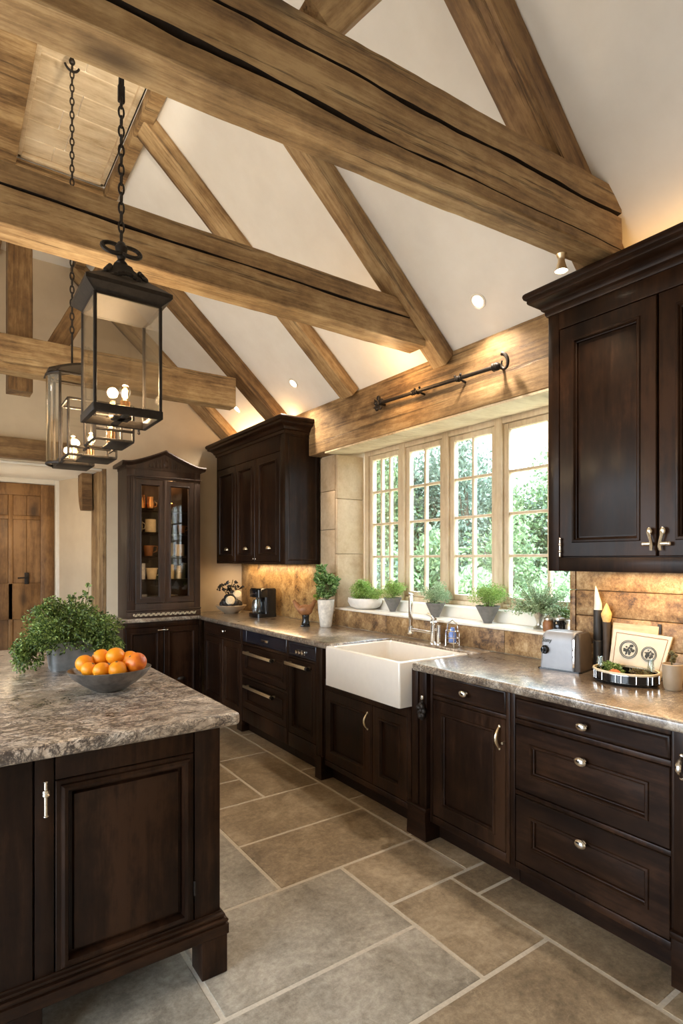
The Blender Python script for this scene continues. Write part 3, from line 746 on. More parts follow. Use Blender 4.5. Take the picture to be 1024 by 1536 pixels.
for fx in (IXL - .02, .06, .722):
    for fy in ((-.018, .08), (IYD - .08, IYD)):
        B().box(fx, fx + (.094 if fx > .7 else .175), fy[0], fy[1], 0, .136, .004).out('foot', 'dark_wood_z', isl)
b = B().box(-.56, .838, 1.80, 3.84, .88, .924, .014, seg=4)
b.out('worktop', 'granite', label='veined granite worktop of the island', cat='worktop')

# ------------------------------------------------------------------ wall cabinets
def cornice(p, x0, x1, y0, y1, z0, sc=1., left=True, right=True, m='dark_wood_x'):
    prof = [(0, 0), (.006, 0), (.010, .010), (.010, .020), (.020, .026), (.026, .040), (.040, .052), (.060, .060), (.064, .066), (.064, .076), (.074, .082), (.078, .094), (.076, .104), (.070, .110)]
    b = B(); loops = []
    for o_, z in prof:
        o_ *= sc; z *= sc
        loops.append([(x0 - (o_ if left else 0), y1, z0 + z), (x0 - (o_ if left else 0), y0 - o_, z0 + z), (x1 + (o_ if right else 0), y0 - o_, z0 + z), (x1 + (o_ if right else 0), y1, z0 + z)])
    b.loft(loops); return b.out('cornice', m, p)
# right: front at x 2.27, from y 1.582 towards the camera
u = thing('wall_cabinet', 'tall dark wood wall cabinet at right beside the window', 'wall cabinet', (2.27, 1.582, 1.40), -PI / 2)
W_ = 1.25; dz = 1.12
B().box(0, W_, .021, .331, 0, dz + .06).out('carcass', 'dark_wood_z', u)
frame(u, [(0, .055, 0, dz + .06), (.055, W_, 0, .062), (.055, W_, dz - .03, dz + .06), (.915, .93, .062, dz - .03)])
d = panel_door(u, .055 + GP, .485 - GP, .062 + GP, dz - .03 - GP, .075); d2 = panel_door(u, .488 + GP, .915 - GP, .062 + GP, dz - .03 - GP, .075)
panel_door(u, .93 + GP, W_ - GP, .062 + GP, dz - .03 - GP, .075)
def latch(p, x, z, s):
    b = B().cyl((x - .022 * s, -.014, z - .012), (x + .006 * s, -.014, z - .012), .008, 12)
    b.ball((x - .024 * s, -.014, z - .012), .009, 12)
    b.tube([(x + .008 * s, -.016, z - .038), (x + .010 * s, -.018, z - .02), (x + .008 * s, -.018, z), (x + .002 * s, -.018, z + .02), (x, -.016, z + .035)], [.006, .0075, .006, .007, .010], 10, flat=.6)
    b.ball((x, -.016, z + .038), .013, 12, (.9, .5, 1.25)); b.cyl((x, .0, z - .012), (x, -.014, z - .012), .007, 10)
    return b.out('handle', 'nickel', p)
latch(d, .462, .125, 1); latch(d2, .513, .125, -1)
b = B().cyl((.068, -.010, .07), (.068, -.010, .14), .004, 10); b.ball((.068, -.010, .143), .006, 10); b.ball((.068, -.010, .068), .006, 10); b.ball((.068, -.010, .12), .008, 10); b.ball((.068, -.01, .088), .008, 10); b.box(.064, .072, -.01, .001, .09, .12)
b.out('hinge', 'nickel', d)
cornice(u, 0, W_, 0, .331, dz + .045, 1.05, True, False)
# left: front at x 2.27, y 5.45 .. 4.04
u = thing('wall_cabinet', 'dark wood three-door wall cabinet left of the window', 'wall cabinet', (2.27, 5.45, 1.415), -PI / 2)
W_ = 1.41; dz = .99
B().box(0, W_, .021, .331, 0, dz + .10).out('carcass', 'dark_wood_z', u)
frame(u, [(0, .012, 0, dz + .10), (W_ - .085, W_, 0, dz + .10), (.012, W_ - .085, 0, .018), (.012, W_ - .085, dz - .05, dz + .10), (.86, .885, .018, dz - .05)])
for xa, xb in ((.012, .445), (.448, .86), (.885, W_ - .085)):
    d = panel_door(u, xa + GP, xb - GP, .018 + GP, dz - .05 - GP, .07); cup_pull(d, (xa + xb) / 2 + .02, .14, -.0)
b = B(); T = Matrix.Translation((W_, 0, 0)) @ Matrix.Rotation(R(90), 4, 'Z')
b.T = T; b.rings(.0, .331, 0, dz + .1, [(0, -.001), (0, .006), (.03, .006), (.033, .010), (.04, .004), (.044, .003)], True, .0); b.out('end_panel', 'dark_wood_z', u)
cornice(u, 0, W_, 0, .331, dz + .085, 1.15, True, True)
for xx in (.85, .895): B().ball((xx, -.008, .045), .008, 10).cyl((xx, 0, .045), (xx, -.006, .045), .004, 8).out('knob', 'nickel', u)

# ------------------------------------------------------------------ hutch in the corner
u = thing('hutch_base', 'dark wood two-door base unit under the glazed hutch', 'cabinet', (1.31, 5.27, 0))
W_ = .735
B().box(0, W_, .021, .308, .10, .879).box(.02, W_ - .02, .06, .3, 0, .10).out('carcass', 'dark_wood_z', u)
frame(u, [(0, .02, .10, .879), (W_ - .03, W_, .10, .879), (.02, W_ - .03, .83, .879), (.02, W_ - .03, .10, .15)])
for i, (xa, xb) in enumerate(((.02, .36), (.363, W_ - .03))):
    d = panel_door(u, xa + GP, xb - GP, .15 + GP, .83 - GP, .055)
    if i == 0: B().tube([(.30, 0, .80), (.30, -.025, .80), (.36, -.03, .802), (.395, -.025, .80), (.395, 0, .80)], .007, 10).out('handle', 'chrome', d)
    else: cup_pull(d, .53, .33, 0, 'iron')
u = thing('glazed_hutch', 'dark wood glazed hutch with curved pediment standing on the corner counter', 'cabinet', (1.335, 5.272, .921))
W_ = .685; HZ = 1.40; dd = .30
b = B().box(0, .018, 0, dd, 0, HZ).box(W_ - .018, W_, 0, dd, 0, HZ).box(.018, W_ - .018, dd - .015, dd, 0, HZ).box(.018, W_ - .018, 0, dd - .015, 0, .02).box(.018, W_ - .018, 0, dd - .015, HZ - .02, HZ)
b.out('carcass', 'hutch_wood', u)
b = B()
for zz_ in (.33, .55, .77, .99): b.box(.02, W_ - .02, .03, dd - .02, zz_, zz_ + .018, .002)
b.out('shelf', 'hutch_wood', u)
b = B().box(0, .075, -.02, .001, 0, HZ, .004).box(W_ - .06, W_, -.02, .001, 0, HZ, .004).box(.075, W_ - .06, -.02, .001, 0, .13, .004).box(.075, W_ - .06, -.02, .001, 1.27, HZ, .004)
for k in range(3): b.box(.014 + .018 * k, .022 + .018 * k, -.026, -.018, .16, 1.3, .003)
b.box(-.006, W_ + .006, -.028, .0, .06, .075, .004).box(-.004, W_ + .004, -.030, 0, HZ - .115, HZ - .10, .004)
b.out('face_frame', 'hutch_wood', u)
xm = .345
for xa, xb in ((.078, xm - .002), (xm + .002, W_ - .063)):
    st = [(0, 0), (0, .018), (.003, .021), (.042, .021), (.045, .024), (.05, .022), (.056, .012), (.058, .004)]
    o = B().rings(xa, xb, .133, 1.267, st, False, .0).out('door', 'hutch_wood', u)
    B().box(xa + .05, xb - .05, -.009, -.006, .185, 1.215).out('pane', 'cabinet_glass', o, smooth=False)
B().box(xm - .012, xm + .012, -.03, -.02, .133, 1.267, .004).out('astragal', 'hutch_wood', u)
# pediment: swept crest
def crest(t):  # t -1..1
    a = abs(t); return .140 * (1 - a) ** 1.35 + .012 * max(0, a - .8) * 5
pts = [(-.045 + (W_ + .09) * (k / 28), crest(k / 14 - 1)) for k in range(29)]
poly = [(x, z + HZ - .005) for x, z in pts] + [(W_ + .03, HZ - .03), (-.03, HZ - .03)]
B().prism([(max(-.005, min(W_ + .005, x)), z - .02) for x, z in poly[:29]] + [(W_ + .005, HZ - .04), (-.005, HZ - .04)], -.024, dd).out('pediment', 'hutch_wood', u)
b = B(); loops = []
for x, z in pts:
    z += HZ - .03
    loops.append([(x, dd, z), (x, dd, z + .03), (x, -.06, z + .035), (x, -.065, z + .022), (x, -.05, z + .014), (x, -.04, z + .002), (x, -.02, z - .004)])
b.loft(loops); b.out('cornice', 'hutch_wood', u)
b = B()
for k in range(15):
    t = k / 7 - 1; h_ = crest(t * .75) - .035
    if h_ > .02: b.tube([(W_ / 2 + t * W_ * .34, -.026, HZ - .02), (W_ / 2 + t * W_ * .36, -.026, HZ - .02 + h_)], .0075, 6)
b.ball((W_ / 2 + .01, -.026, HZ + .02), .026, 12, (1, .4, 1.3)); b.out('carving', 'hutch_wood', u)
B().box(.03, .15, .2, .26, 1.362, 1.372).out('lamp', 'spot_glow', u)
b = B().box(.0, W_, -.03, -.018, .0, .055, .003); b.out('frieze_board', 'hutch_wood', u)
b = B()
for k in range(26):
    x = .06 + .565 * k / 25; a0 = (k % 2) * PI
    b.tube([(x + .009 * (1 - q / 14) * math.cos(a0 + q * .55), -.031, .029 + .013 * (1 - q / 14) * math.sin(a0 + q * .55)) for q in range(12)], .0026, 5)
    b.ball((x + .011, -.031, .029 + (.010 if k % 2 else -.010)), .0042, 6)
b.out('carved_frieze', 'cream', u, label='pale carved scroll frieze')
# ------------------------------------------------------------------ lanterns
def chain_mesh(z0, z1, b, pitch=.034, lw=.012, r=.0035):
    n_ = int((z1 - z0) / pitch)
    for k in range(n_):
        zc_ = z0 + (k + .5) * (z1 - z0) / n_; hl = pitch * .5 + .004; pts = []
        for q in range(12):
            a = 2 * PI * q / 12; x_ = lw * math.cos(a) * .75; z_ = hl * math.sin(a)
            pts.append((x_, 0, zc_ + z_) if k % 2 else (0, x_, zc_ + z_))
        b.tube(pts, r, 6, True)
def lamp_fit(p, x, y, z, sleeve='copper', h=.055, r=.018):
    s = B().lathe([(r, 0), (r, h), (r * .75, h + .001), (r * .75, h - .01)], 16, (x, y, z)).out('candle_sleeve', sleeve, p)
    bl = B(); bl.lathe([(.006, 0), (.010, .006), (.019, .024), (.021, .036), (.017, .050), (.008, .058), (.001, .060)], 16, (x, y, z + h)); bl.out('bulb', 'bulb_glass', s)
    f = B()
    f.tube([(x + .008 * math.cos(a * 1.3), y + .008 * math.sin(a * 1.3), z + h + .016 + .0012 * a) for a in range(22)], .0024, 6); f.out('filament', 'filament', s)
    li = D.lights.new('bulb_light', 'POINT'); li.energy = 4.5; li.color = (1., .72, .42); li.shadow_soft_size = .02
    lo = D.objects.new('bulb_light', li); COL.objects.link(lo); lo.parent = p; lo.location = (x, y, z + h + .075)
def boxframe(b, x0, x1, y0, y1, z0, z1, t):
    for x in (x0, x1):
        for y in (y0, y1): b.box(x - t, x + t, y - t, y + t, z0, z1, t * .4, seg=1)
    for z in (z0, z1):
        for y in (y0, y1): b.box(x0, x1, y - t, y + t, z - t, z + t, t * .4, seg=1)
        for x in (x0, x1): b.box(x - t, x + t, y0, y1, z - t, z + t, t * .4, seg=1)
LT = thing('pendant_lantern', 'large black iron glazed lantern with pagoda roof hanging nearest the camera', 'lantern', (.515, 2.10, 1.945))
hx, hy, gz = .108, .10, .395
b = B(); boxframe(b, -hx, hx, -hy, hy, .012, gz, .0055)
for y in (-hy, hy): b.box(-hx - .006, hx + .006, y - .008, y + .008, 0, .028, .002)
for x in (-hx, hx): b.box(x - .008, x + .008, -hy - .006, hy + .006, 0, .028, .002)
b.box(-.012, .012, -hy, hy, .004, .012, .002).box(-.03, .03, -.03, .03, .004, .014, .003)
b.lathe([(.001, -.02), (.006, -.016), (.004, -.006), (.006, .004)], 10, (hx - .02, hy, 0)); b.out('frame', 'iron', LT)
b = B(); b.box(-hx + .004, hx - .004, -hy - .002, -hy + .001, .03, gz - .004); b.out('glass_pane', 'lantern_glass', LT, smooth=False)
b = B(); b.box(-hx + .004, hx - .004, hy - .001, hy + .002, .03, gz - .004); b.out('glass_pane', 'lantern_glass', LT, smooth=False)
b = B(); b.box(-hx - .002, -hx + .001, -hy + .004, hy - .004, .03, gz - .004); b.out('glass_pane', 'lantern_glass', LT, smooth=False)
b = B(); b.box(hx - .001, hx + .002, -hy + .004, hy - .004, .03, gz - .004); b.out('glass_pane', 'lantern_glass', LT, smooth=False)
b = B(); loops = []
for s_, z in ((.108, gz - .004), (.112, gz + .004), (.136, gz + .022), (.142, gz + .028), (.142, gz + .042), (.134, gz + .048), (.110, gz + .066), (.078, gz + .090), (.052, gz + .118), (.034, gz + .138), (.030, gz + .150), (.020, gz + .158)):
    k = hy / hx; loops.append([(-s_, -s_ * k, z), (s_, -s_ * k, z), (s_, s_ * k, z), (-s_, s_ * k, z)])
b.loft(loops)
for sx in (-1, 1):
    for k in range(5): b.ball((sx * (.05 + .004 * k), -.052 - .004 * k, gz + .120 - .006 * k), .010, 8)
for k in range(9): b.ball((-.05 + .0125 * k, -.085, gz + .075 + .02 * math.sin(PI * k / 8)), .009, 8, (1.2, .6, 1))
b.out('roof', 'iron', LT)
b = B(); b.lathe([(.018, gz + .155), (.022, gz + .165), (.012, gz + .178), (.018, gz + .20), (.022, gz + .222), (.012, gz + .24), (.001, gz + .246)], 16)
for sx in (-1, 1):
    for r_, t_ in ((.036, .0075), (.030, .0045)):
        b.tube([(sx * .030 + r_ * math.cos(2 * PI * k / 22), -.004 + .012 * math.sin(2 * PI * k / 22), gz + .212 + .62 * r_ * math.sin(2 * PI * k / 22)) for k in range(22)], t_, 8, True)
b.out('ring', 'iron', LT)
b = B(); chain_mesh(gz + .245, ZF - .03 - 1.945, b); b.box(-.012, .012, -.008, .008, gz + .74, gz + .80, .004); b.box(-.009, .009, -.007, .007, gz + .80, gz + .83, .003)
b.out('chain', 'iron', LT)
b = B().lathe([(.001, 0), (.022, 0), (.028, .012), (.045, .02), (.045, .03), (.001, .03)], 16, (0, 0, ZF - .002 - 1.945)).cyl((0, 0, ZF - .04 - 1.945), (0, 0, ZF + .03 - 1.945), .006, 8); b.out('ceiling_hook', 'iron', LT)
lamp_fit(LT, .015, .01, .014, h=.06)

LT = thing('pendant_lantern', 'second black iron lantern with curved glass side and stepped open cages, behind the large one', 'lantern', (.545, 3.20, 1.93))
b = B(); hx, hy, gz = .075, .09, .46
boxframe(b, -hx, hx, -hy, hy, .010, gz, .006); b.box(-hx - .01, hx + .01, -hy - .012, hy + .012, 0, .030, .004)
ox = -hx - .035
b.tube([(ox, 0, .01), (ox, 0, gz)], .006, 8)
for z in (.010, gz): b.tube([(-hx + .0 - .07 * math.sin(PI * k / 12) * .7, -hy + 2 * hy * k / 12, z) for k in range(13)], .007, 8)
pts = [(-.125 + .20 * k / 14, 0, gz + .012 + .055 * math.sin(PI / 2 * k / 14)) for k in range(15)]
b.loft([[(x, -hy, z), (x, hy, z), (x, hy, z - .012), (x, -hy, z - .012)] for x, y_, z in pts])
b.cyl((hx, 0, gz), (hx, 0, gz + .18), .006, 8); b.ball((hx, 0, gz + .16), .018, 10, (1.2, 1, .8)); b.ball((hx - .02, 0, gz + .17), .011, 8)
b.out('frame', 'iron', LT)
b = B(); n_ = 14
b.loft([[(-hx - .052 * math.sin(PI * k / n_), -hy + 2 * hy * k / n_, .02), (-hx - .052 * math.sin(PI * k / n_), -hy + 2 * hy * k / n_, gz - .01), (-hx - .050 * math.sin(PI * k / n_), -hy + 2 * hy * k / n_, gz - .01), (-hx - .050 * math.sin(PI * k / n_), -hy + 2 * hy * k / n_, .02)] for k in range(n_ + 1)])
b.out('glass_sleeve', 'lantern_glass', LT)
B().box(-hx + .005, hx - .005, -hy - .001, -hy + .002, .03, gz - .005).out('glass_pane', 'lantern_glass', LT, smooth=False)
b = B(); boxframe(b, -.085, .123, -.38, -.20, .004, .26, .005)
b.box(-.085, .123, -.386, -.374, .035, .046, .002).box(-.02, .12, -.38, -.2, .0, .01, .002)
for x in (-.07, .06): b.box(x - .004, x + .004, -.20, -.09, .002, .012)
b.out('cage', 'iron', LT)
b = B(); boxframe(b, -.041, .112, -.72, -.52, .022, .17, .005)
b.box(-.041, .112, -.726, -.714, .058, .068, .002).box(.03, .11, -.72, -.52, .018, .026, .002)
for x in (-.02, .09): b.box(x - .004, x + .004, -.52, -.38, .022, .030)
b.out('cage', 'iron', LT)
b = B(); chain_mesh(gz + .20, ZF - .03 - 1.93, b); b.T = Matrix(); o = b.out('chain', 'iron', LT, loc=(-.005, 0, 0))
B().cyl((-.005, 0, gz + .05), (-.005, 0, gz + .215), .005, 8).out('chain_stem', 'iron', LT)
b = B().lathe([(.001, 0), (.022, 0), (.028, .012), (.045, .02), (.045, .03), (.001, .03)], 16, (-.005, 0, ZF - .002 - 1.93)).cyl((-.005, 0, ZF - .04 - 1.93), (-.005, 0, ZF + .03 - 1.93), .006, 8)
b.ball((-.005, 0, ZF - .05 - 1.93), .016, 10)
b.tube([(-.005 + .035 * math.cos(a), 0, ZF - .06 - 1.93 + .04 * math.sin(a)) for a in [PI * 1.1 + k * PI * .8 / 8 for k in range(9)]], .006, 8); b.out('ceiling_hook', 'iron', LT)
lamp_fit(LT, .0, .0, .03, 'nickel_gold', .075); lamp_fit(LT, .03, -.28, .012, 'copper', .06); lamp_fit(LT, .045, -.62, .028, 'copper', .06)

# ------------------------------------------------------------------ ceiling spots
def downlight(label, x, y):
    nv = Vector((K, 0, 1)).normalized(); p = Vector((x, y, zc(x)))
    q = nv.to_track_quat('Z', 'Y').to_euler()
    t = thing('ceiling_spotlight', label, 'spotlight', p); t.rotation_euler = q
    t['group'] = 'recessed ceiling spotlights'
    B().lathe([(.030, -.001), (.045, -.001), (.046, -.004), (.043, -.007), (.032, -.005), (.030, -.002)], 28, cap=False).out('trim_ring', 'white_paint', t)
    B().lathe([(.001, -.0025), (.031, -.0025), (.031, -.0015), (.001, -.0015)], 28).out('lens', 'spot_glow', t)
    li = D.lights.new('spot_lamp', 'SPOT'); li.energy = 40; li.color = (1., .84, .66); li.spot_size = R(125); li.spot_blend = .9; li.shadow_soft_size = .03
    o = D.objects.new('spot_lamp', li); COL.objects.link(o); o.location = p - nv * .02; o.rotation_euler = (R(0), R(6), 0)
downlight('recessed ceiling spotlight right of the middle tie beam, above the curtain rod', 2.355, 2.075)
downlight('recessed ceiling spotlight above the left wall cabinet near its window end', 2.315, 3.98)
downlight('recessed ceiling spotlight near the back wall, beyond the farthest tie beam', 2.295, 5.02)
t = thing('beam_spotlight', 'small lit spotlight under the end of the nearest tie beam', 'spotlight', (2.065, 1.378, 2.630))
B().lathe([(.019, .075), (.021, .070), (.014, .055), (.013, .045), (.020, .018), (.027, .004), (.025, .002), (.018, .02)], 20).out('housing', 'nickel_gold', t)
B().lathe([(.001, .006), (.024, .006), (.024, .010), (.012, .03), (.001, .03)], 20).out('lamp', 'spot_glow', t)
def light(name, kind, loc, energy, col, size=.05, rot=None, **kw):
    li = D.lights.new(name, kind); li.energy = energy; li.color = col
    if kind == 'AREA': li.size = size
    else: li.shadow_soft_size = size
    for k, v in kw.items(): setattr(li, k, v)
    o = D.objects.new(name, li); COL.objects.link(o); o.location = loc
    if rot: o.rotation_euler = rot
    return o
WARM = (1., .60, .26)
light('beam_spot_lamp', 'SPOT', (2.065, 1.378, 2.625), 16, (1., .75, .48), .02, spot_size=R(100), spot_blend=.8)
light('cabinet_top_lamp', 'AREA', (2.36, .85, 2.70), .55, (1., .55, .18), .06, (PI, 0, 0), shape='RECTANGLE', size_y=1.1)
light('cabinet_top_lamp', 'AREA', (2.44, 4.8, 2.62), 3, WARM, .06, (PI, 0, 0), shape='RECTANGLE', size_y=1.2)
light('under_cabinet_lamp', 'AREA', (2.50, .95, 1.392), 4, (1., .68, .36), .05, None, shape='RECTANGLE', size_y=1.1)
light('under_cabinet_lamp', 'AREA', (2.50, 4.8, 1.408), 3.2, (1., .68, .36), .05, None, shape='RECTANGLE', size_y=1.2)
light('hutch_lamp', 'AREA', (1.66, 5.31, 1.60), .7, (1., .7, .4), .4, (R(90), 0, 0), shape='RECTANGLE', size_y=.9)
light('truss_lamp', 'POINT', (2.28, 2.75, 2.58), 3.2, WARM, .02)
light('hutch_lamp', 'POINT', (1.43, 5.50, 2.24), 3.5, WARM, .02)
light('hutch_lamp', 'POINT', (1.85, 5.50, 2.24), 2.5, WARM, .02)
light('passage_lamp', 'POINT', (.55, 6.15, 1.75), 3, (1., .78, .5), .12)

# ------------------------------------------------------------------ curtain rod
t = thing('curtain_rod', 'short black iron curtain rod with scrolled ends on the wall plate beam', 'curtain rod', (2.44, 0, 0))
ra, rb = Vector((0, 3.005, 2.525)), Vector((0, 2.02, 2.495))
b = B().cyl(ra, rb, .0115, 12)
for f in (.33, .72): q = ra.lerp(rb, f); b.lathe([(.013, -.02), (.017, -.016), (.013, -.006), (.018, 0), (.013, .006), (.017, .016), (.013, .02)], 12, T=Matrix.Translation(q) @ Matrix.Rotation(R(90), 4, 'X'))
b.out('rod', 'iron', t)
for f in (.37, .72):
    q = ra.lerp(rb, f); b = B().cyl(q, q + Vector((.058, 0, -.012)), .007, 8); b.tube([q + Vector((-.016 * math.cos(a), .0, -.016 * math.sin(a))) for a in [k * PI / 8 for k in range(9)]], .005, 8)
    for s_ in (-1, 1): b.ball(q + Vector((-.008, s_ * .022, .016)), .008, 8)
    b.out('bracket', 'iron', t)
b = B(); c = ra + Vector((0, .03, 0))
for k in range(5):
    a = k / 5 * 2 * PI + .3; b.ball(c + Vector((.0, .032 * math.cos(a), .038 * math.sin(a))), .016, 10, (.8, 1.1, 1.1))
    b.tube([c, c + Vector((-.01, .045 * math.cos(a + .4), .05 * math.sin(a + .4)))], [.009, .004], 8)
b.ball(c, .018, 12); b.cyl(c, c + Vector((.06, 0, 0)), .008, 8); b.out('finial', 'iron', t)
b = B(); c = rb
b.ball(c, .022, 12, (1, 1.3, 1)); b.lathe([(.012, -.03), (.024, -.02), (.014, -.005), (.022, .01), (.012, .02)], 14, T=Matrix.Translation(c) @ Matrix.Rotation(R(90), 4, 'X'))
pts = [c + Vector((0, -.035 - .030 * math.sin(a) - .006 * a, .012 + .048 * math.cos(a) * (1 - .07 * a))) for a in [k * .42 for k in range(13)]]
b.tube(pts, [.011 - .0005 * k for k in range(13)], 10); b.cyl(c, c + Vector((.06, 0, 0)), .009, 8); b.out('finial', 'iron', t)

# ------------------------------------------------------------------ island: planter, bowl, oranges, tumbler
r_ = random.Random(3)
t = thing('planter', 'leafy green bushy plant in a grey zinc tub on the island', 'potted plant', (.50, 3.02, .924))
b = B()
b.loft([rr(-.088, .088, -.07, .07, .03, 0), rr(-.104, .104, -.085, .085, .035, .13), rr(-.106, .106, -.087, .087, .035, .137), rr(-.098, .098, -.079, .079, .033, .137), rr(-.095, .095, -.077, .077, .033, .11)]); b.out('tub', 'zinc', t)
B().loft([rr(-.095, .095, -.077, .077, .033, .10), rr(-.095, .095, -.077, .077, .033, .115)]).out('soil', 'soil', t)
b = B(); crown(b, (0, 0, .19), (.235, .20, .13), 13000, .0088, r_, 44, .35, 1.7, .15, .42)
crown(b, (-.185, -.05, .085), (.07, .07, .08), 1700, .0085, r_, 8, .2, 1.7, .5, .6); crown(b, (.14, -.04, .13), (.10, .10, .09), 2400, .0085, r_, 10, .2, 1.7, .4, .6)
crown(b, (-.10, .0, .30), (.07, .08, .05), 900, .0085, r_, 6, .2, 1.7, .0, .6); b.out('foliage', 'leaf_dark', t)
b = B()
for k in range(16):
    a = r_.uniform(0, 2 * PI); d_ = r_.uniform(.05, .17); b.tube([(0, 0, .10), (d_ * .5 * math.cos(a), d_ * .5 * math.sin(a), .2), (d_ * math.cos(a), d_ * math.sin(a), r_.uniform(.22, .30))], .0022, 5)
for x, y, z in ((.07, 0, .36), (.085, .02, .40), (.02, 0, .345), (.10, 0, .33)): b.tube([(x * .6, y, .15), (x, y, z - .06), (x + .005, y, z)], .0014, 5)
b.out('stems', 'stem', t)
b = B()
for x, z in ((.0, .345), (-.015, .335), (.015, .35), (.035, .345), (.06, .345), (.085, .34), (.07, .37), (.086, .40), (.10, .325), (.01, .325), (-.03, .31)):
    leaves(b, [Vector((x + r_.uniform(-.012, .012), r_.uniform(-.02, .02), z + r_.uniform(-.012, .012))) for _ in range(4)], .017, r_, 1.4)
b.out('sprigs', 'leaf_dark', t)
b = B().lathe([(.001, .0), (.022, .0), (.025, .07), (.0235, .07), (.021, .006), (.001, .005)], 20)
b.out('tumbler', 'clear_glass', label='small clear glass tumbler beside the zinc tub', cat='glass', loc=(.60, 2.86, .924))
BX, BY, BZ = .545, 2.40, .924
b = B().lathe([(.001, .0), (.045, .0), (.055, .004), (.10, .030), (.140, .062), (.158, .086), (.160, .090), (.156, .091), (.136, .066), (.098, .036), (.05, .012), (.001, .009)], 48)
bo = b.out('fruit_bowl', 'bowl_metal', label='wide dark metal bowl filled with oranges on the island', cat='bowl', loc=(BX, BY, BZ)); bo.scale = (1, .86, 1)
F_, S_ = Vector((.5743, .8186, 0)), Vector((.8186, -.5743, 0))
# (across, deep, z, radius, label, material)
OR = [(-.098, -.004, .108, .037, 'orange at the left end of the bowl, behind the small front orange', 0),
      (-.062, -.050, .094, .030, 'small orange at the bowl front rim, second from the left', 0),
      (-.008, -.062, .094, .032, 'orange at the bowl front rim, in the middle', 0),
      (.050, -.052, .095, .034, 'orange at the bowl front rim, right of centre', 0),
      (.105, .000, .112, .041, 'big reddish orange at the right end of the bowl', 1),
      (-.052, .035, .125, .036, 'orange on the top of the heap, left one of the two highest', 0),
      (.010, .030, .134, .036, 'pale orange on the top of the heap, right one of the two highest', 0),
      (.058, .055, .118, .034, 'orange half hidden at the back of the bowl beside the reddish one', 0),
      (.000, -.010, .062, .031, 'orange peeping out between the front oranges, deep in the bowl', 0),
      (-.055, .0, .060, .031, 'orange lying at the bottom of the bowl under the left heap', 0), (.055, .0, .058, .031, 'orange lying at the bottom of the bowl under the right heap', 0)]
for a, d_, z, r0, lb, m in OR:
    p = Vector((BX, BY, BZ + z)) + S_ * a + F_ * d_
    o = B().ball((0, 0, 0), r0, 28, (1.03, 1.03, .95)).out('orange', ['orange_peel', 'orange_peel_red'][m], None, lb, 'orange', 'oranges in the bowl', loc=p, rot=(r_.uniform(-.9, .9), r_.uniform(-.9, .9), r_.uniform(0, 6)))
    b = B()
    for k in range(5): b.ball((.003 * math.cos(k * 1.257), .003 * math.sin(k * 1.257), r0 * .945), .0024, 6, (1, 1, .5))
    b.out('stem_button', 'stem', o)

# ------------------------------------------------------------------ window sill plants
SZ = 1.0655
def bush(name, label, x, y, pot, potmat, crownspec, leafmat, seed, group=None, z=SZ, n_=4200, size=.0066, cl=26):
    q = random.Random(seed); t = thing(name, label, 'potted plant', (x, y, z), 0, group)
    pot_o = B().lathe(pot, 28).out('pot', potmat, t)
    zr = max(p[1] for p in pot); rr_ = [p[0] for p in pot if p[1] > zr - .004][0]
    B().lathe([(.001, zr - .016), (rr_ * .9, zr - .016), (rr_ * .9, zr - .008), (.001, zr - .008)], 20).out('soil', 'soil', t)
    (cz, rx, rz) = crownspec
    b = B(); crown(b, (0, 0, cz), (rx, rx, rz), n_, size, q, cl + 14, .2, 1.3, .0, .42, zr - .02); b.out('foliage', leafmat, t)
    b = B()
    for k in range(12):
        a = q.uniform(0, 6.28); d_ = q.uniform(.1, .7) * rx; b.tube([(0, 0, zr - .01), (d_ * .6 * math.cos(a), d_ * .6 * math.sin(a), cz), (d_ * math.cos(a), d_ * math.sin(a), cz + rz * .5)], .0014, 5)
    b.out('stems', 'stem', t); return t
cone = lambda h, r1, r0: [(.001, 0), (r0, 0), (r0 * 1.05, .008), (r1 - .003, h - .008), (r1, h - .004), (r1, h), (r1 - .006, h), (r0 * .8, .02), (.001, .015)]
bush('potted_herb', 'green bushy herb in a grey conical pot nearest the white trough on the sill', 2.735, 3.235, cone(.105, .068, .022), 'grey_pot', (.160, .112, .085), 'leaf_bright', 11, 'conical pots on the sill')
bush('potted_herb', 'pale green clipped herb in a grey conical pot behind the tap on the sill', 2.715, 2.765, cone(.095, .066, .026), 'grey_pot', (.160, .108, .085), 'leaf_pale', 12, 'conical pots on the sill')
bush('potted_herb', 'bright green round herb in a grey conical pot right of the taps on the sill', 2.715, 2.315, cone(.105, .074, .026), 'grey_pot', (.168, .115, .080), 'leaf_bright', 13, 'conical pots on the sill', n_=4600)
t = thing('planter', 'leafy green plant in a low white bowl planter at the left end of the sill', 'potted plant', (2.72, 3.555, SZ))
b = B().lathe([(.001, 0), (.075, 0), (.105, .02), (.122, .055), (.120, .085), (.113, .085), (.113, .05), (.001, .03)], 36, sy=1.3); b.out('bowl', 'white_glaze', t)
B().lathe([(.001, .06), (.112, .06), (.112, .075), (.001, .075)], 24, sy=1.3).out('soil', 'soil', t)
b = B(); q = random.Random(15); crown(b, (.0, .04, .135), (.095, .12, .085), 4200, .007, q, 26, .3, 1.6, 0, .45, .07); crown(b, (.0, -.09, .115), (.07, .08, .05), 900, .009, q, 10, .3, 1.6, 0, .45, .07); crown(b, (0, .03, .20), (.04, .04, .04), 300, .008, q, 6, .2, 1.8, 0, .5); b.out('foliage', 'leaf_bright', t)
